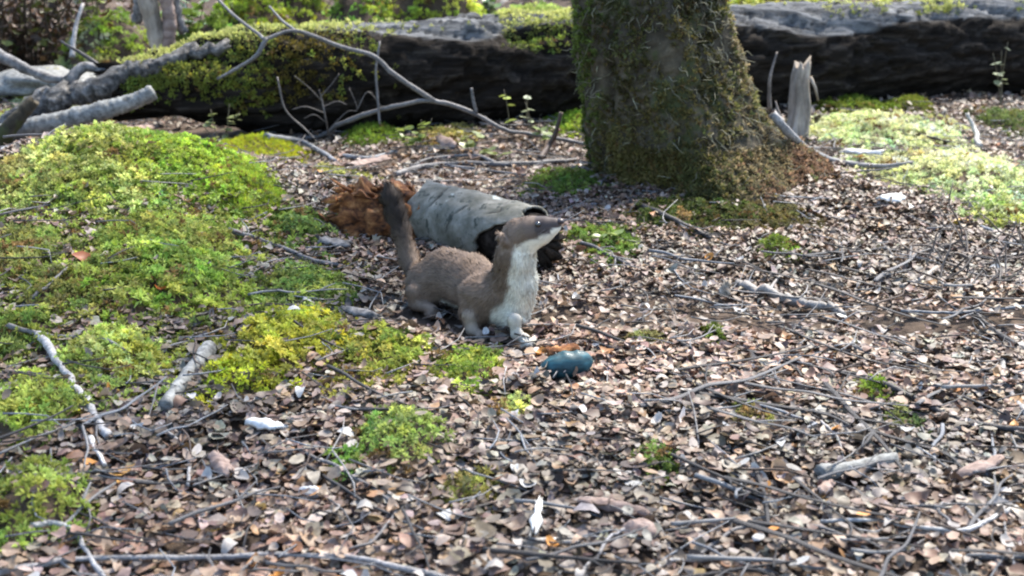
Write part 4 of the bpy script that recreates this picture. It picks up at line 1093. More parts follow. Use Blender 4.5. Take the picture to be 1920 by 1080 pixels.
child(mesh_obj('heartwood', V, Fc, M['char'], smooth=False), blog)
for kx in range(70):      # splinters of orange wood at the broken end
    a = rng.uniform(-.9, 3.6); t = rng.uniform(0, .9)
    c0 = core_dark * (1 - t) + A * t
    p = c0 + (math.cos(a) * sd + math.sin(a) * upv) * rng.uniform(.030, .043)
    d = -ax * rng.uniform(.6, 1) + rng.normal(0, .28, 3); d /= np.linalg.norm(d); L = rng.uniform(.015, .038); w = rng.uniform(.005, .012)
    side = np.cross(d, rng.normal(0, 1, 3)); side /= np.linalg.norm(side); nn = np.cross(d, side)
    V = np.array([p - side * w * .5, p + side * w * .5, p + d * L * .6 + side * w * .45, p + d * L, p + d * L * .7 - side * w * .3])
    V = np.vstack([V, V + nn * w * .4])
    Fc = [[0, 1, 2], [0, 2, 4], [4, 2, 3], [5, 7, 6], [5, 9, 7], [9, 8, 7], [0, 5, 6], [0, 6, 1], [1, 6, 7], [1, 7, 2], [2, 7, 8], [2, 8, 3], [3, 8, 9], [3, 9, 4], [4, 9, 5], [4, 5, 0]]
    sp_ = mesh_obj('splinter', V, np.array(Fc), M['rot']); sp_.parent = core_o; sp_.matrix_parent_inverse = core_o.matrix_parent_inverse.inverted() @ Matrix.Translation(-Vector(blog.location))

# ------------------------------------------------------------------ broken stake, split stump, boulder, chips
b0 = at(1494, 250, 2.56); b1 = at(1506, 122, 2.58)
stk = empty('broken_stake', tuple(b0))
tag(stk, 'pale broken wooden stake standing between tree trunk and fallen log', 'stump')
P = np.array([b0 + (b1 - b0) * t + np.array([.003 * math.sin(t * 6), 0, 0]) for t in np.linspace(-.06, 1, 22)])
V, Fc = tube(P, np.interp(np.linspace(0, 1, 22), [0, .2, .8, 1], [.025, .022, .018, .015]), 22, 0, rough=0)
thq = np.tile(np.linspace(0, 2 * np.pi, 22, endpoint=False), 22)
V[:-2] += (.0035 * np.sin(thq * 5 + 1) + .003 * noise(V[:-2] * np.array([1, 1, .2]), 120, 4))[:, None] * (V[:-2] - np.repeat(P, 22, 0)) / .02
V[-24:-2, 2] += rng.uniform(-.012, .016, 22) ; V[-24:-2, 2] += np.clip((V[-24:-2, 0] - P[-1, 0]) * .5, -.02, .02)
child(mesh_obj('stake_wood', V, Fc, M['pale_wood'], smooth=False), stk)
V, Fc = tube(np.array([at(1520, 145, 2.55), at(1529, 165, 2.55), at(1534, 188, 2.55)]), [.004, .002], 6, .5)
child(mesh_obj('splinter', V, Fc, M['pale_wood']), stk)

s0 = at(300, 110, 2.95)
s0[2] = float(ground(s0[0], s0[1])) - .01
stp = empty('split_stump', tuple(s0))
tag(stp, 'split pale tree stump with peeling wood behind the gnarled grey branch', 'stump')
for (pp, w0, w1, m_, nm) in [([(300, 118), (292, 60), (278, 10), (268, -60)], .015, .026, 'pale_wood', 'pale_stem'), ([(312, 110), (318, 50), (312, 0), (300, -70)], .013, .018, 'slab', 'brown_stem'),
                             ([(255, 40), (262, 10), (258, -60)], .012, .018, 'grey_wood', 'grey_stem'), ([(345, 60), (330, 20), (318, -50)], .010, .016, 'grey_wood', 'grey_stem')]:
    q = [at(a, b, 2.95 if nm != 'grey_stem' else 2.99) for a, b in pp]
    if nm != 'grey_stem': q = [s0 + np.array([.02 if nm == 'brown_stem' else 0, 0, 0])] + q
    P = catmull(q, 7)
    V, Fc = tube(P, [w0, w1], 16, .5, rough=.25)
    child(mesh_obj(nm, V, Fc, M[m_], smooth=True), stp)

def rock(name, c, r, mat, seed, lab, cat):
    nu_, nv_ = 18, 28
    ph = np.linspace(0, np.pi, nu_); tt = np.linspace(0, 2 * np.pi, nv_, endpoint=False)
    PH, TT = np.meshgrid(ph, tt, indexing='ij')
    D = np.stack([np.sin(PH) * np.cos(TT), np.sin(PH) * np.sin(TT), np.cos(PH)], -1).reshape(-1, 3)
    V = D * (1 + .22 * fbm(D, 1.6, seed, 3))[:, None] * np.array(r) + np.array(c)
    i = np.arange(nu_ - 1)[:, None] * nv_; j = np.arange(nv_)[None]; j2 = (j + 1) % nv_
    q = np.stack([i + j, i + nv_ + j, i + nv_ + j2, i + j2], -1).reshape(-1, 4)
    return tag(mesh_obj(name, V, q, mat, smooth=True), lab, cat)
c = at(75, 112, 2.95); c[2] = float(ground(c[0], c[1]))
rock('boulder', c - np.array([0, 0, .01]), (.135, .095, .030), M['lichen_wood'], 3, 'pale low boulder capped with golden moss', 'rock')
c = on(1200, 1000, .008); rock('nut', c, (.016, .013, .011), M['slab'], 5, 'round brown nut half sunk in the open litter', 'nut')
c = on(580, 924, .010); rock('pebble', c, (.009, .006, .006), M['white'], 8, 'tiny white pebble in dark litter above the long grey stick', 'pebble')
c = on(1182, 236, .012); 

def flake(px0, py0, px1, py1, width_px, mat, lab, seed, name='bark_flake', lift=.012, curl=.3, cat='bark', thick=.003, jag=.4):
    a, b = on(px0, py0, lift), on(px1, py1, lift)
    o = plate(a, b, width_px / ppm(a), M[mat], name, curl, thick, seed=seed, jag=jag)
    return tag(o, lab, cat)
flake(1645, 382, 1695, 374, 46, 'white', 'bright white flake of bark on the litter beside the big pale moss mound', 3)
flake(1000, 1020, 1012, 942, 30, 'white', 'upright ragged white flake above the pale peeled stick', 4, lift=.02, jag=.7)
flake(462, 795, 535, 812, 40, 'white', 'white curled bark flake below the yellow moss hump', 5)
flake(588, 456, 662, 466, 44, 'grey_wood', 'pale grey bark plate beside the rotten orange log end', 6)
flake(1080, 945, 1230, 975, 50, 'slab', 'large flat greyish bark slab in the open litter', 7)
flake(110, 262, 318, 240, 40, 'slab', 'pinkish bark slab lying behind the mossy bank', 8, lift=.02)
flake(30, 272, 76, 305, 26, 'slab', 'narrow brown bark strip at the left edge of the bank crest'.replace('left ', 'outer '), 9)
flake(1575, 288, 1660, 292, 22, 'white', 'whitish bark strip lying on the grey surface root', 10, lift=.02)
flake(635, 583, 715, 604, 34, 'grey_wood', 'grey bark plate on litter beside the stoat tail base', 11)
flake(820, 265, 860, 285, 34, 'slab', 'pale curled bark piece standing behind the straight grey branch', 12, lift=.015, curl=.6)
flake(400, 862, 435, 905, 44, 'slab', 'brown ridged bark scrap in dark litter', 13, curl=.5)
flake(650, 318, 730, 300, 40, 'slab', 'pale wood chip lying behind the rotten orange log end', 14, lift=.015)
pa_ = on(1350, 562, .006); pb_ = at(1364, 524, pa_[1] + .012)
tag(plate(pa_, pb_, .020, M['pale_wood'], 'wood_chip', .35, .007, lift=0, seed=31, jag=.55), 'upright pale lump of wood at the end of the knobbly stick', 'wood chip')
flake(1780, 905, 1880, 870, 40, 'slab', 'long pale bark chip by the upcurved branch', 15, curl=.4)
flake(1560, 915, 1530, 935, 24, 'slab', 'curled tan bark chip under the log stub', 16, curl=.6)

# ------------------------------------------------------------------ teal shell with orange leaf behind
def teal_mat():
    m, nt, bs = new_mat('teal_shell')
    t = nz(nt, 70, 4, 0.6, sx=(.5, 1, 2))
    c = ramp(nt, t.outputs['Fac'], [(0.3, (.002, .020, .025)), (0.5, (.007, .056, .070)), (0.72, (.018, .115, .145))]).outputs['Color']
    nt.links.new(c, bs.inputs['Base Color']); bs.inputs['Roughness'].default_value = .6; bs.inputs['Coat Weight'].default_value = .05
    bump(nt, bs, t.outputs['Fac'], .3, .002)
    return m
M['teal'] = teal_mat()
c = on(1062, 716, .0); c[2] = float(ground(c[0], c[1])) + .019
nu_, nv_ = 28, 26
V = []
for i_ in range(nu_):
    s = i_ / (nu_ - 1); x = (s - .5) * .059
    r = .0160 * (math.sin(math.pi * min(max(s, .004), .996) ** .85) ** .45)
    for j_ in range(nv_):
        t = 2 * math.pi * j_ / nv_
        V.append([x, math.cos(t) * r * .95, math.sin(t) * r * 1.0 + .0035 * (s - .3)])
V = np.array(V); V += (fbm(V, 130, 3, 3) * .0015)[:, None] * np.array([0, 1, 1])
Rz = Matrix.Rotation(.16, 3, 'Z') @ Matrix.Rotation(-.10, 3, 'Y')
V = V @ np.array(Rz).T + c
i = np.arange(nu_ - 1)[:, None] * nv_; j = np.arange(nv_)[None]; j2 = (j + 1) % nv_
q = np.stack([i + j, i + j2, i + nv_ + j2, i + nv_ + j], -1).reshape(-1, 4)
tag(mesh_obj('teal_shell', V, q, M['teal'], smooth=True), 'small glossy teal-blue oval shell lying on the litter before the stoat', 'shell')
flake(1018, 672, 1085, 660, 34, 'rot', 'curled orange-brown bark scrap lying behind the teal shell', 21, lift=.02, curl=.5)

# ------------------------------------------------------------------ seedlings
def seedling(base, tops, leaf_sz, col, lab, nl=6, stem_w=.0013, name='seedling', spread=.5):
    base = np.array(base, float)
    root = empty(name, tuple(base)); tag(root, lab, 'plant')
    for tp in tops:
        tp = np.array(tp); mid = (base + tp) / 2 + rng.normal(0, .006, 3)
        P = catmull([base - np.array([0, 0, .01]), mid, tp], 5)
        V, Fc = tube(P, [stem_w, stem_w * .6], 5, rough=0)
        stem = child(mesh_obj('stem', V, Fc, M['twig'], col=np.array([.12, .10, .06]) + 0 * V, smooth=True), root)
        for k in range(nl):
            f = rng.uniform(.45, 1); p = P[int(f * (len(P) - 1))]
            T, Tf, tc = LEAVES[3]
            T2 = T + np.array([.5, 0, 0]); s = leaf_sz * 1.35 * rng.uniform(.7, 1.2)
            R = rot_mats(1, np.array([rng.uniform(.1, spread)]))[0]
            V = (T2 * s * np.array([1, 1.35, 1])) @ R.T + p
            lf = mesh_obj('leaf', V, Tf, M['green_leaf'], col=np.array(col)[None] * tc[:, None] * rng.uniform(.6, 1.25)); lf.parent = stem; lf.matrix_parent_inverse = Matrix.Identity(4)
    return root
def gb(px, py, Y):
    p = at(px, py, Y); p[2] = float(ground(p[0], p[1])); return p
seedling(gb(1002, 245, 2.52), [at(990, 178, 2.52), at(985, 190, 2.50)], .016, (.36, .40, .24), 'pale-leaved seedling before the dark log', 4)
seedling(gb(955, 245, 2.55), [at(945, 168, 2.55)], .016, (.30, .36, .08), 'yellow-green seedling beside the pale-leaved one', 5)
seedling(gb(1015, 250, 2.45), [at(1012, 222, 2.45), at(1028, 232, 2.45)], .014, (.24, .30, .08), 'low green seedling at the foot of the pale-leaved one', 4)
seedling(gb(420, 260, 2.44), [at(395, 205, 2.44), at(430, 195, 2.44), at(450, 210, 2.44), at(375, 230, 2.44)], .014, (.30, .34, .14), 'loose leafy seedling in front of the log behind the bank', 5)
seedling(gb(1880, 190, 2.9), [at(1890, 78, 2.9), at(1862, 100, 2.9), at(1878, 95, 2.9)], .016, (.26, .30, .16), 'thin seedling with pale leaves before the weathered log end', 3)
seedling(gb(770, 268, 2.42), [at(790, 225, 2.42), at(810, 222, 2.42), at(760, 235, 2.42), at(745, 240, 2.40)], .016, (.26, .33, .07), 'green seedling below the arched branch beside the grassy tuft', 6)
seedling(gb(880, 285, 2.36), [at(905, 245, 2.36), at(870, 250, 2.36), at(935, 275, 2.34), at(950, 290, 2.32)], .015, (.22, .26, .07), 'spreading seedling on litter below the arched branch', 5)
seedling(gb(1150, 475, 1.75), [at(1150, 440, 1.75), at(1120, 445, 1.75), at(1175, 455, 1.75)], .013, (.20, .26, .06), 'small seedling beside the hollow log end', 5)
seedling(gb(1215, 420, 1.95), [at(1215, 398, 1.95), at(1225, 410, 1.95)], .012, (.36, .40, .05), 'yellowish seedling before the tree trunk', 3)
seedling(gb(1630, 455, 1.9), [at(1640, 430, 1.9)], .011, (.2, .26, .06), 'tiny seedling on open litter right of the root'.replace('right of', 'beyond'), 4)
# leafy undergrowth beyond the log
UND = [(440, 2, 3.5, .16), (560, 12, 3.9, .20), (640, 6, 3.2, .16), (720, 8, 3.5, .15), (820, 5, 3.8, .15), (905, 6, 3.9, .15), (350, 20, 3.1, .15), (180, 25, 3.3, .20), (1020, 5, 4.4, .16), (490, 5, 3.25, .14), (600, 14, 3.4, .12)]
UL = ['behind the log where the thin twig leaves the frame', 'between two yellow hummocks', 'rising from the ferny hummock', 'on the yellow-green hummock behind the log', 'just above the grey patch of the log', 'next to the olive-yellow hummock',
      'beside the split pale stump', 'between the pale upright branch and the split stump', 'far behind the log near the trunk', 'close behind the mossy end of the log', 'low behind the moss-covered part of the log']
for k, (px, py, Y, h) in enumerate(UND):
    b = gb(px, py, Y)
    tops = [b + np.array([rng.normal(0, .07), rng.normal(0, .05), h * rng.uniform(.5, 1.1)]) for _ in range(7)]
    seedling(b, tops, .022, [(.16, .24, .04), (.26, .31, .05), (.10, .18, .04)][k % 3], 'leafy green undergrowth plant ' + UL[k], 9, .0016, 'undergrowth_plant', .8)
# dark brown undergrowth in the far corner
for k, (px, Y, lab) in enumerate([(40, 3.3, 'dark brown dead shrub in the far corner behind the pale boulder'), (120, 3.5, 'dark tangled shrub behind the pale upright branch'), (-60, 3.2, 'dark dead shrub beside the smooth slanting grey branch')]):
    b = gb(px, 40, Y); root = empty('dead_shrub', tuple(b)); tag(root, lab, 'shrub')
    mb = MB(); tp_ = []
    for s in range(34):
        e = b + np.array([rng.normal(0, .13), rng.normal(0, .08), rng.uniform(.06, .42)]); m2 = (b + e) / 2 + rng.normal(0, .03, 3)
        V, Fc = tube(catmull([b + np.array([rng.normal(0, .05), 0, -.01]), m2, e], 4), [.004, .0012], 5, rough=0); mb.add(V, Fc, np.array([.05, .035, .025]) * rng.uniform(.5, 2)); tp_ += [e, m2]
    child(mb.build('stems', M['twig'], smooth=True), root)
    tp_ = np.array(tp_); n = 650
    p = tp_[rng.integers(0, len(tp_), n)] + rng.normal(0, .035, (n, 3))
    p[:, 2] = np.maximum(p[:, 2], ground(p[:, 0], p[:, 1]) + .01)
    cc = np.where(rng.random((n, 1)) < .25, np.array([[.12, .13, .03]]), np.array([[.10, .055, .03]])) * rng.uniform(.3, 1.3, (n, 1))
    V, Fc, C = scatter(LEAF_S[0][0], LEAF_S[0][1], p, rot_mats(n, rng.uniform(0, 1.3, n)), rng.uniform(.015, .03, n), cc)
    child(tag(mesh_obj('leaves', V, Fc, M['leaf'], col=C), kind='stuff'), root)

# ------------------------------------------------------------------ the stoat: one continuous body from a smooth field
SP = 1.0 / 1552.0
def S(px, py, Y, rp): return (at(px, py, Y), rp * SP)
fn_, ff_ = on(884, 640), on(968, 648)          # near and far forefoot on the ground
hn_ = on(792, 596); hf_ = on(842, 588)
fn_[2] += .010; ff_[2] += .010; hn_[2] += .010; hf_[2] += .010
CH = {
 'spine': [S(800, 528, 1.520, 38), S(838, 516, 1.510, 49), S(880, 524, 1.485, 47), S(918, 548, 1.450, 46), S(948, 556, 1.425, 45)],
 'neck': [S(948, 556, 1.425, 46), S(963, 520, 1.415, 38), S(966, 485, 1.412, 34), S(972, 452, 1.412, 31)],
 'head': [S(974, 440, 1.412, 31), S(998, 434, 1.405, 27), S(1021, 427, 1.400, 19.5), S(1040, 421, 1.396, 12.5)],
 'jaw': [S(990, 454, 1.408, 21), S(1018, 441, 1.402, 14), S(1038, 429, 1.398, 9)],
 'brisket': [S(972, 540, 1.410, 30), S(955, 578, 1.410, 32)],
 'belly': [S(830, 528, 1.510, 34), S(892, 548, 1.46, 38)],
}
def jn(p, dx, dy, dz, r): return (p + np.array([dx, dy, dz]), r)
CH['foreleg_n'] = [S(896, 556, 1.414, 33), S(888, 584, 1.408, 24), S(885, 606, 1.402, 15), (fn_ + np.array([-.003, .004, .020]), .0072), (fn_ + np.array([0, 0, .004]), .0055), (fn_ + np.array([.012, -.006, .001]), .0050)]
CH['foreleg_f'] = [S(962, 572, 1.420, 26), S(965, 600, 1.408, 15), S(966, 620, 1.400, 11.5), (ff_ + np.array([-.002, .005, .020]), .0070), (ff_ + np.array([0, 0, .004]), .0056), (ff_ + np.array([.012, -.006, .001]), .0050)]
CH['thigh_n'] = [S(804, 536, 1.499, 34), S(799, 558, 1.492, 26), (hn_ + np.array([-.010, .012, .020]), .0095), (hn_ + np.array([-.010, .010, .005]), .0075), (hn_ + np.array([.014, -.006, .003]), .0065)]
CH['thigh_f'] = [S(825, 540, 1.54, 30), S(838, 562, 1.535, 20), (hf_ + np.array([-.010, .012, .02]), .0095), (hf_ + np.array([-.008, .010, .005]), .0075), (hf_ + np.array([.014, -.004, .003]), .0065)]
TAIL = [S(784, 520, 1.530, 17), S(768, 487, 1.545, 14), S(754, 440, 1.552, 13), S(743, 402, 1.556, 13), S(735, 378, 1.558, 11), S(731, 362, 1.560, 6)]
CH['tail'] = TAIL
fwd = np.array([.80, -.55, 0]); fwd /= np.linalg.norm(fwd); rgt = np.array([fwd[1], -fwd[0], 0])     # rgt points to its right side (towards the camera)
hc = at(958, 441, 1.414)
hdir = at(1043, 418, 1.396) - at(974, 440, 1.412); hdir /= np.linalg.norm(hdir)
hside = np.cross(hdir, [0, 0, 1.0]); hside /= np.linalg.norm(hside); hup = np.cross(hside, hdir)
TOES = []
for f_ in (fn_, ff_, hn_, hf_):
    fd_ = np.array([.88, -.47, 0]); sd_ = np.array([.47, .88, 0])
    for k in (-1.5, -.5, .5, 1.5):
        b_ = f_ + fd_ * (.012 if f_ is fn_ or f_ is ff_ else .014) + sd_ * k * .0030
        TOES.append((b_, b_ + fd_ * (.0075 - .0012 * abs(k)) + sd_ * k * .0012 + np.array([0, 0, -.003])))
EARS = []
for sgn in (1, -1):
    c = hc + hside * sgn * .0165 - hup * .003
    EARS.append((c, c + hup * .006 - hdir * .004 + hside * sgn * .001))
KS = {'spine': .006, 'neck': .012, 'head': .006, 'jaw': .007, 'brisket': .010, 'belly': .010, 'foreleg_n': .020, 'foreleg_f': .015, 'thigh_n': .017, 'thigh_f': .015, 'tail': .007}
def sdf(P):
    d = np.full(len(P), 9.0, np.float32)
    P = P.astype(np.float32)
    for nm, ch in CH.items():
        dc = np.full(len(P), 9.0, np.float32)
        for (a, ra), (b, rb) in zip(ch[:-1], ch[1:]):
            ba = (b - a).astype(np.float32); pa = P - a.astype(np.float32)
            t = np.clip(pa @ ba / np.dot(ba, ba), 0, 1)
            ds = np.sqrt(((pa - t[:, None] * ba) ** 2).sum(1)) - (ra + t * (rb - ra))
            k = .006; h = np.clip(.5 + .5 * (ds - dc) / k, 0, 1); dc = ds * (1 - h) + dc * h - k * h * (1 - h)
        k = KS[nm]; h = np.clip(.5 + .5 * (dc - d) / k, 0, 1); d = dc * (1 - h) + d * h - k * h * (1 - h)
    for (a, b) in TOES:
        ba = b - a; pa = P - a.astype(np.float32); t = np.clip(pa @ ba / np.dot(ba, ba), 0, 1)
        ds = np.sqrt(((pa - t[:, None] * ba) ** 2).sum(1)) - .0034
        k = .0018; h = np.clip(.5 + .5 * (ds - d) / k, 0, 1); d = ds * (1 - h) + d * h - k * h * (1 - h)
    for (a, b) in EARS:
        ba = b - a; pa = P - a.astype(np.float32); t = np.clip(pa @ ba / np.dot(ba, ba), 0, 1)
        v_ = pa - t[:, None] * ba
        v_ = v_ + (v_ @ hdir)[:, None] * hdir * 1.0           # thin front to back
        ds = np.sqrt((v_ ** 2).sum(1)) - .0068
        k = .003; h = np.clip(.5 + .5 * (ds - d) / k, 0, 1); d = ds * (1 - h) + d * h - k * h * (1 - h)
    return d
allp = np.array([p for ch in CH.values() for p, r in ch]); lo = allp.min(0) - .05; hi = allp.max(0) + .05
st = .0023
gxs = [np.arange(lo[k], hi[k], st) for k in range(3)]
shp = tuple(len(a) for a in gxs)
G = np.stack(np.meshgrid(*gxs, indexing='ij'), -1).reshape(-1, 3)
D = np.empty(len(G), np.float32)
for s in range(0, len(G), 400000): D[s:s + 400000] = sdf(G[s:s + 400000])
D = D.reshape(shp); del G
def surface_nets(D, lo, st):
    ins = D < 0
    c = [ins[i:i + D.shape[0] - 1, j:j + D.shape[1] - 1, k:k + D.shape[2] - 1] for i in (0, 1) for j in (0, 1) for k in (0, 1)]
    cnt = sum(a.astype(np.int8) for a in c)
    act = (cnt > 0) & (cnt < 8)
    ii = np.argwhere(act)
    vid = -np.ones(act.shape, int); vid[tuple(ii.T)] = np.arange(len(ii))
    acc = np.zeros((len(ii), 3)); w = np.zeros(len(ii))
    offs = [(i, j, k) for i in (0, 1) for j in (0, 1) for k in (0, 1)]
    for a in offs:
        for ax_ in range(3):
            if a[ax_]: continue
            b = list(a); b[ax_] = 1
            A_ = D[ii[:, 0] + a[0], ii[:, 1] + a[1], ii[:, 2] + a[2]]; B_ = D[ii[:, 0] + b[0], ii[:, 1] + b[1], ii[:, 2] + b[2]]
            x = (A_ < 0) != (B_ < 0)
            t = np.where(x, A_ / (A_ - B_ + 1e-12), 0)
            p = np.array(a, float)[None] + t[:, None] * (np.array(b) - np.array(a))[None]
            acc += p * x[:, None]; w += x
    V = (ii + acc / w[:, None]) * st + lo
    Q = []
    for ax_ in range(3):
        o1, o2 = [(1, 2), (2, 0), (0, 1)][ax_]
        s0 = [slice(None)] * 3; s1 = [slice(None)] * 3
        s0[ax_] = slice(0, -1); s1[ax_] = slice(1, None)
        a_, b_ = ins[tuple(s0)], ins[tuple(s1)]
        e = np.argwhere(a_ != b_)
        m_ = (e[:, o1] > 0) & (e[:, o2] > 0) & (e[:, o1] < D.shape[o1] - 1) & (e[:, o2] < D.shape[o2] - 1)
        e = e[m_]
        def g_(d1, d2):
            q = e.copy(); q[:, o1] += d1; q[:, o2] += d2
            return vid[tuple(q.T)]
        q = np.stack([g_(-1, -1), g_(0, -1), g_(0, 0), g_(-1, 0)], 1)
        flip = ~a_[tuple(e.T)]
        q[flip] = q[flip][:, ::-1]
        Q.append(q)
    return V, np.concatenate(Q)
BV, BF = surface_nets(D, lo, st)
e_ = .0015
BN = np.stack([sdf(BV + np.eye(3)[k] * e_) - sdf(BV - np.eye(3)[k] * e_) for k in range(3)], 1)
BN /= np.linalg.norm(BN, axis=1, keepdims=True) + 1e-9

# colours: nearest axis and the underside direction there
def seg_near(P, ch):
    best = np.full(len(P), 9.0); tt = np.zeros(len(P)); cp = np.zeros((len(P), 3)); rr = np.ones(len(P))
    for k, ((a, ra), (b, rb)) in enumerate(zip(ch[:-1], ch[1:])):
        ba = b - a; t = np.clip((P - a) @ ba / np.dot(ba, ba), 0, 1)
        q = a + t[:, None] * ba; d = np.linalg.norm(P - q, axis=1) - (ra + t * (rb - ra))
        m_ = d < best
        best[m_] = d[m_]; tt[m_] = k + t[m_]; cp[m_] = q[m_]; rr[m_] = (ra + t * (rb - ra))[m_]
    return best, tt, cp, rr
BRN, CRM, DRK, TIP = np.array([.158, .112, .081]), np.array([.70, .67, .57]), np.array([.045, .034, .030]), np.array([.040, .028, .021])
def body_colour(P, Nn):
    axis = CH['spine'][:4] + CH['neck'][1:] + CH['head'][1:]
    _, t, cp, rr = seg_near(P, axis)
    nseg = len(axis) - 1
    dn = np.array([0, 0, -1.0]); fd = fwd * .94 + dn * .34; hd = dn * .92 - hdir * .05 + fwd * .25
    vk = [dn, dn, dn, dn * .8 + fwd * .6, fd, fwd * .98 + dn * .15, fwd * .8 + dn * .6, hd, hd, hd, hd]
    th_k = [.62, .60, .62, .45, .40, .34, .36, .42, .40, .36, .34]
    vk = np.array([v / np.linalg.norm(v) for v in vk])[:nseg + 1]
    ks = np.arange(len(vk))
    v = np.stack([np.interp(t, ks, vk[:, c]) for c in range(3)], 1); v /= np.linalg.norm(v, axis=1, keepdims=True)
    thr = np.interp(t, ks, th_k[:len(vk)])
    q = (P - cp); q /= np.linalg.norm(q, axis=1, keepdims=True) + 1e-9
    w = (q * v).sum(1) - thr + .10 * noise(P, 90, 3)
    white = sstep(-.13, .13, w)
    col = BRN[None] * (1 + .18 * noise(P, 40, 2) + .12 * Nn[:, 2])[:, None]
    # head: darker muzzle and cap
    dh, th_, _, _ = seg_near(P, CH['head'])
    dark = sstep(.7, 1.5, th_) * (dh < .012)
    col = col * (1 - dark[:, None] * .8) + np.array([.036, .029, .032]) * dark[:, None] * .8
    # legs: lower parts paler
    for nm, amt in (('foreleg_n', .45), ('foreleg_f', .7), ('thigh_n', .15), ('thigh_f', .15)):
        dl, tl, _, _ = seg_near(P, CH[nm])
        f = ((dl < .006) * sstep(1.8, 3.6, tl))[:, None] * amt
        col = col * (1 - f) + np.array([.36, .31, .24]) * f
        white = white * (1 - sstep(.013, .0075, dl) * sstep(-.1, .2, tl)) if nm != 'foreleg_f' else white * (1 - (dl < .003) * sstep(.55, .9, tl) * .6)
    dt, tt, _, _ = seg_near(P, TAIL)
    tail = (dt < .004) & (tt > .25)
    white[tail] = 0
    ft = (sstep(1.3, 2.4, tt) * (dt < .01))[:, None]
    col = col * (1 - ft) + TIP * ft
    return col * (1 - white[:, None]) + CRM * white[:, None]
BC = body_colour(BV, BN)
stoat = mesh_obj('stoat', BV, BF, M['fur'], col=BC, smooth=True)
tag(stoat, 'brown stoat with cream chest standing alert on the litter, tail raised', 'stoat')
# fur
tri = np.concatenate([BF[:, [0, 1, 2]], BF[:, [0, 2, 3]]])
ar = np.linalg.norm(np.cross(BV[tri[:, 1]] - BV[tri[:, 0]], BV[tri[:, 2]] - BV[tri[:, 0]]), axis=1)
nf = 70000
ptri = ar / ar.sum()
_, ttl, _, _ = seg_near(BV[tri[:, 0]], TAIL); dtl, _, _, _ = seg_near(BV[tri[:, 0]], TAIL)
ptri = ptri * np.where(dtl < .003, 2.6, 1); ptri /= ptri.sum()
ti = rng.choice(len(tri), nf, p=ptri)
bc = rng.dirichlet([1, 1, 1], nf)
FP = (BV[tri[ti]] * bc[:, :, None]).sum(1); FN = (BN[tri[ti]] * bc[:, :, None]).sum(1); FN /= np.linalg.norm(FN, axis=1, keepdims=True)
FC = body_colour(FP, FN) * rng.uniform(.72, 1.25, (nf, 1))
# hair lies back along the body: away from the nose
axis = [CH['head'][3], CH['head'][2], CH['head'][1], CH['head'][0], CH['neck'][2], CH['neck'][1], CH['spine'][4], CH['spine'][3], CH['spine'][2], CH['spine'][1], CH['spine'][0]]
_, ta, _, _ = seg_near(FP, axis)
apts = np.array([a[0] for a in axis]); tang = np.gradient(apts, axis=0); tang /= np.linalg.norm(tang, axis=1, keepdims=True)
flow = np.stack([np.interp(ta, np.arange(len(axis)), tang[:, c]) for c in range(3)], 1)
dtl, ttl, _, _ = seg_near(FP, TAIL); it = (dtl < .004) & (ttl > .1)
tpts = np.array([a[0] for a in TAIL]); ttg = np.gradient(tpts, axis=0); ttg /= np.linalg.norm(ttg, axis=1, keepdims=True)
flow[it] = np.stack([np.interp(ttl[it], np.arange(len(TAIL)), ttg[:, c]) for c in range(3)], 1)
for nm in ('foreleg_n', 'foreleg_f', 'thigh_n', 'thigh_f'):
    dl, tl, _, _ = seg_near(FP, CH[nm]); m_ = (dl < .003) & (tl > .6); flow[m_] = np.array([-.25, .1, -.8])
dhd, thd, _, _ = seg_near(FP, CH['head'])
L = rng.uniform(.0055, .0105, nf) * (1 + .3 * noise(FP, 160, 6))
L = np.where(dhd < .006, np.interp(thd, [0, 1, 2, 3], [.0045, .0032, .0022, .0014]), L)
for nm in ('foreleg_n', 'foreleg_f', 'thigh_n', 'thigh_f'):
    dl, tl, _, _ = seg_near(FP, CH[nm]); L = np.where((dl < .003) & (tl > 1.2), np.interp(tl, [1.2, 2.2, 4], [.006, .004, .0025]), L)
L = np.where(it, np.interp(ttl, [0, 1, 3, 5], [.007, .012, .016, .018]) * rng.uniform(.6, 1.1, nf), L)
flow = flow - FN * (flow * FN).sum(1, keepdims=True); flow /= np.linalg.norm(flow, axis=1, keepdims=True) + 1e-6
FD = flow * 1.0 + FN * np.where(it, .75, .50)[:, None] + rng.normal(0, .16, (nf, 3)) + .35 * np.stack([noise(FP, 110, 20 + k) for k in range(3)], 1); FD /= np.linalg.norm(FD, axis=1, keepdims=True)
FS = np.cross(FD, FN + rng.normal(0, .3, (nf, 3))); FS /= np.linalg.norm(FS, axis=1, keepdims=True) + 1e-9
wd = np.where(it, .00045, .00042)[:, None]
b0 = FP - FN * .0008
V = np.stack([b0 - FS * wd, b0 + FS * wd, b0 + FD * L[:, None] * .55 + FS * wd * .8, b0 + FD * L[:, None] * .55 - FS * wd * .8, b0 + FD * L[:, None] - FN * L[:, None] * .10], 1).reshape(-1, 3)
o5 = (np.arange(nf) * 5)[:, None, None]
Fc = (np.array([[0, 1, 2], [0, 2, 3], [3, 2, 4]])[None] + o5).reshape(-1, 3)
tint = np.array([.85, .85, 1, 1, 1.12])
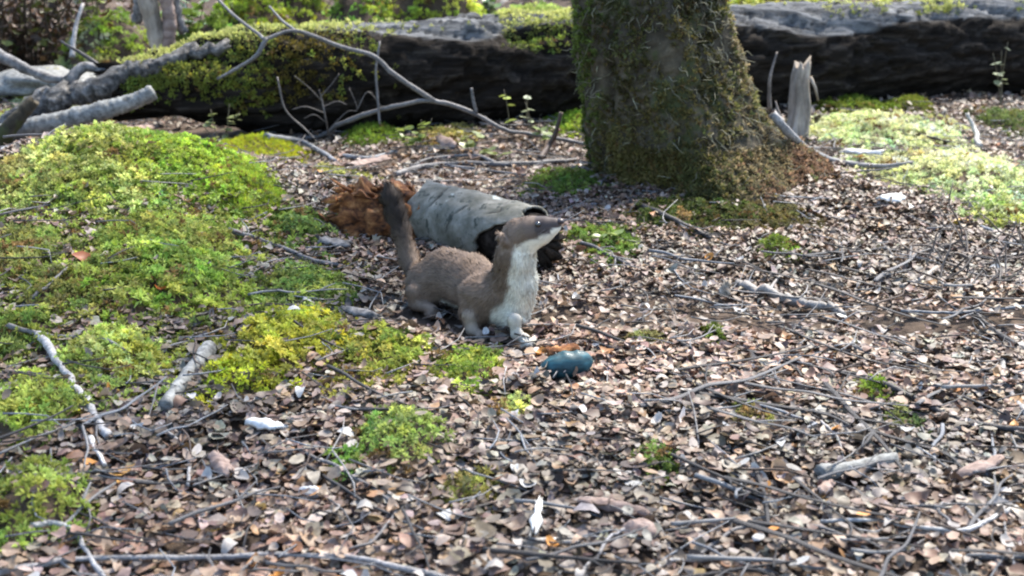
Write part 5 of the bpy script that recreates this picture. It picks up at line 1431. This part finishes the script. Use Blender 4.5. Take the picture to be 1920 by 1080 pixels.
fur = mesh_obj('fur', V, Fc, M['fur'], col=np.clip((FC[:, None] * tint[None, :, None]).reshape(-1, 3), 0, .85), smooth=True, normals=np.repeat((lambda q: q / np.linalg.norm(q, axis=1, keepdims=True))(FN + .35 * FD + rng.normal(0, .15, FN.shape)), 5, 0))
tag(fur, kind='stuff'); fur.parent = stoat
# eyes, nose, whiskers
def march(px, py, Y0=1.33, Y1=1.46):
    ys = np.linspace(Y0, Y1, 600); P = np.array([at(px, py, y) for y in ys]); d = sdf(P)
    return P[np.argmax(d < 0)] if (d < 0).any() else P[np.argmin(d)]
def ball(name, c, r, mat, parent, sc=(1, 1, 1), n=14):
    ph = np.linspace(0, np.pi, n); tt = np.linspace(0, 2 * np.pi, n * 2, endpoint=False)
    PH, TT = np.meshgrid(ph, tt, indexing='ij')
    V = np.stack([np.sin(PH) * np.cos(TT), np.sin(PH) * np.sin(TT), np.cos(PH)], -1).reshape(-1, 3) * r * np.array(sc) + np.array(c)
    i = np.arange(n - 1)[:, None] * n * 2; j = np.arange(n * 2)[None]; j2 = (j + 1) % (n * 2)
    q = np.stack([i + j, i + n * 2 + j, i + n * 2 + j2, i + j2], -1).reshape(-1, 4)
    o = mesh_obj(name, V, q, mat, parent, smooth=True); return o
ep = march(1009, 421)
ball('eye', ep + np.array([0, .0002, 0]), .0036, M['eye'], stoat)
hmid = at(1009, 421, 1.402)
off = np.dot(ep - hmid, hside) * hside
ball('eye', ep - 2 * off + np.array([0, .0, 0]), .0034, M['eye'], stoat)
npos = at(1051, 415, 1.394)
ball('nose', npos, .0046, M['nose'], stoat, (1, 1.15, .8))
for k in range(10):
    sgn = 1 if k < 5 else -1
    b = at(1038, 421 + (k % 5) * 2, 1.397) + hside * sgn * .006; d = hside * sgn * rng.uniform(.6, 1) - hdir * rng.uniform(.2, .7) + np.array([0, 0, rng.uniform(-.5, .1)])
    d /= np.linalg.norm(d); e = b + d * .022
    V, Fc = tube(np.array([b, (b + e) / 2 + np.array([0, 0, .001]), e]), [.00022, .0001], 4, rough=0)
    mesh_obj('whisker', V, Fc, M['whisker'], stoat)
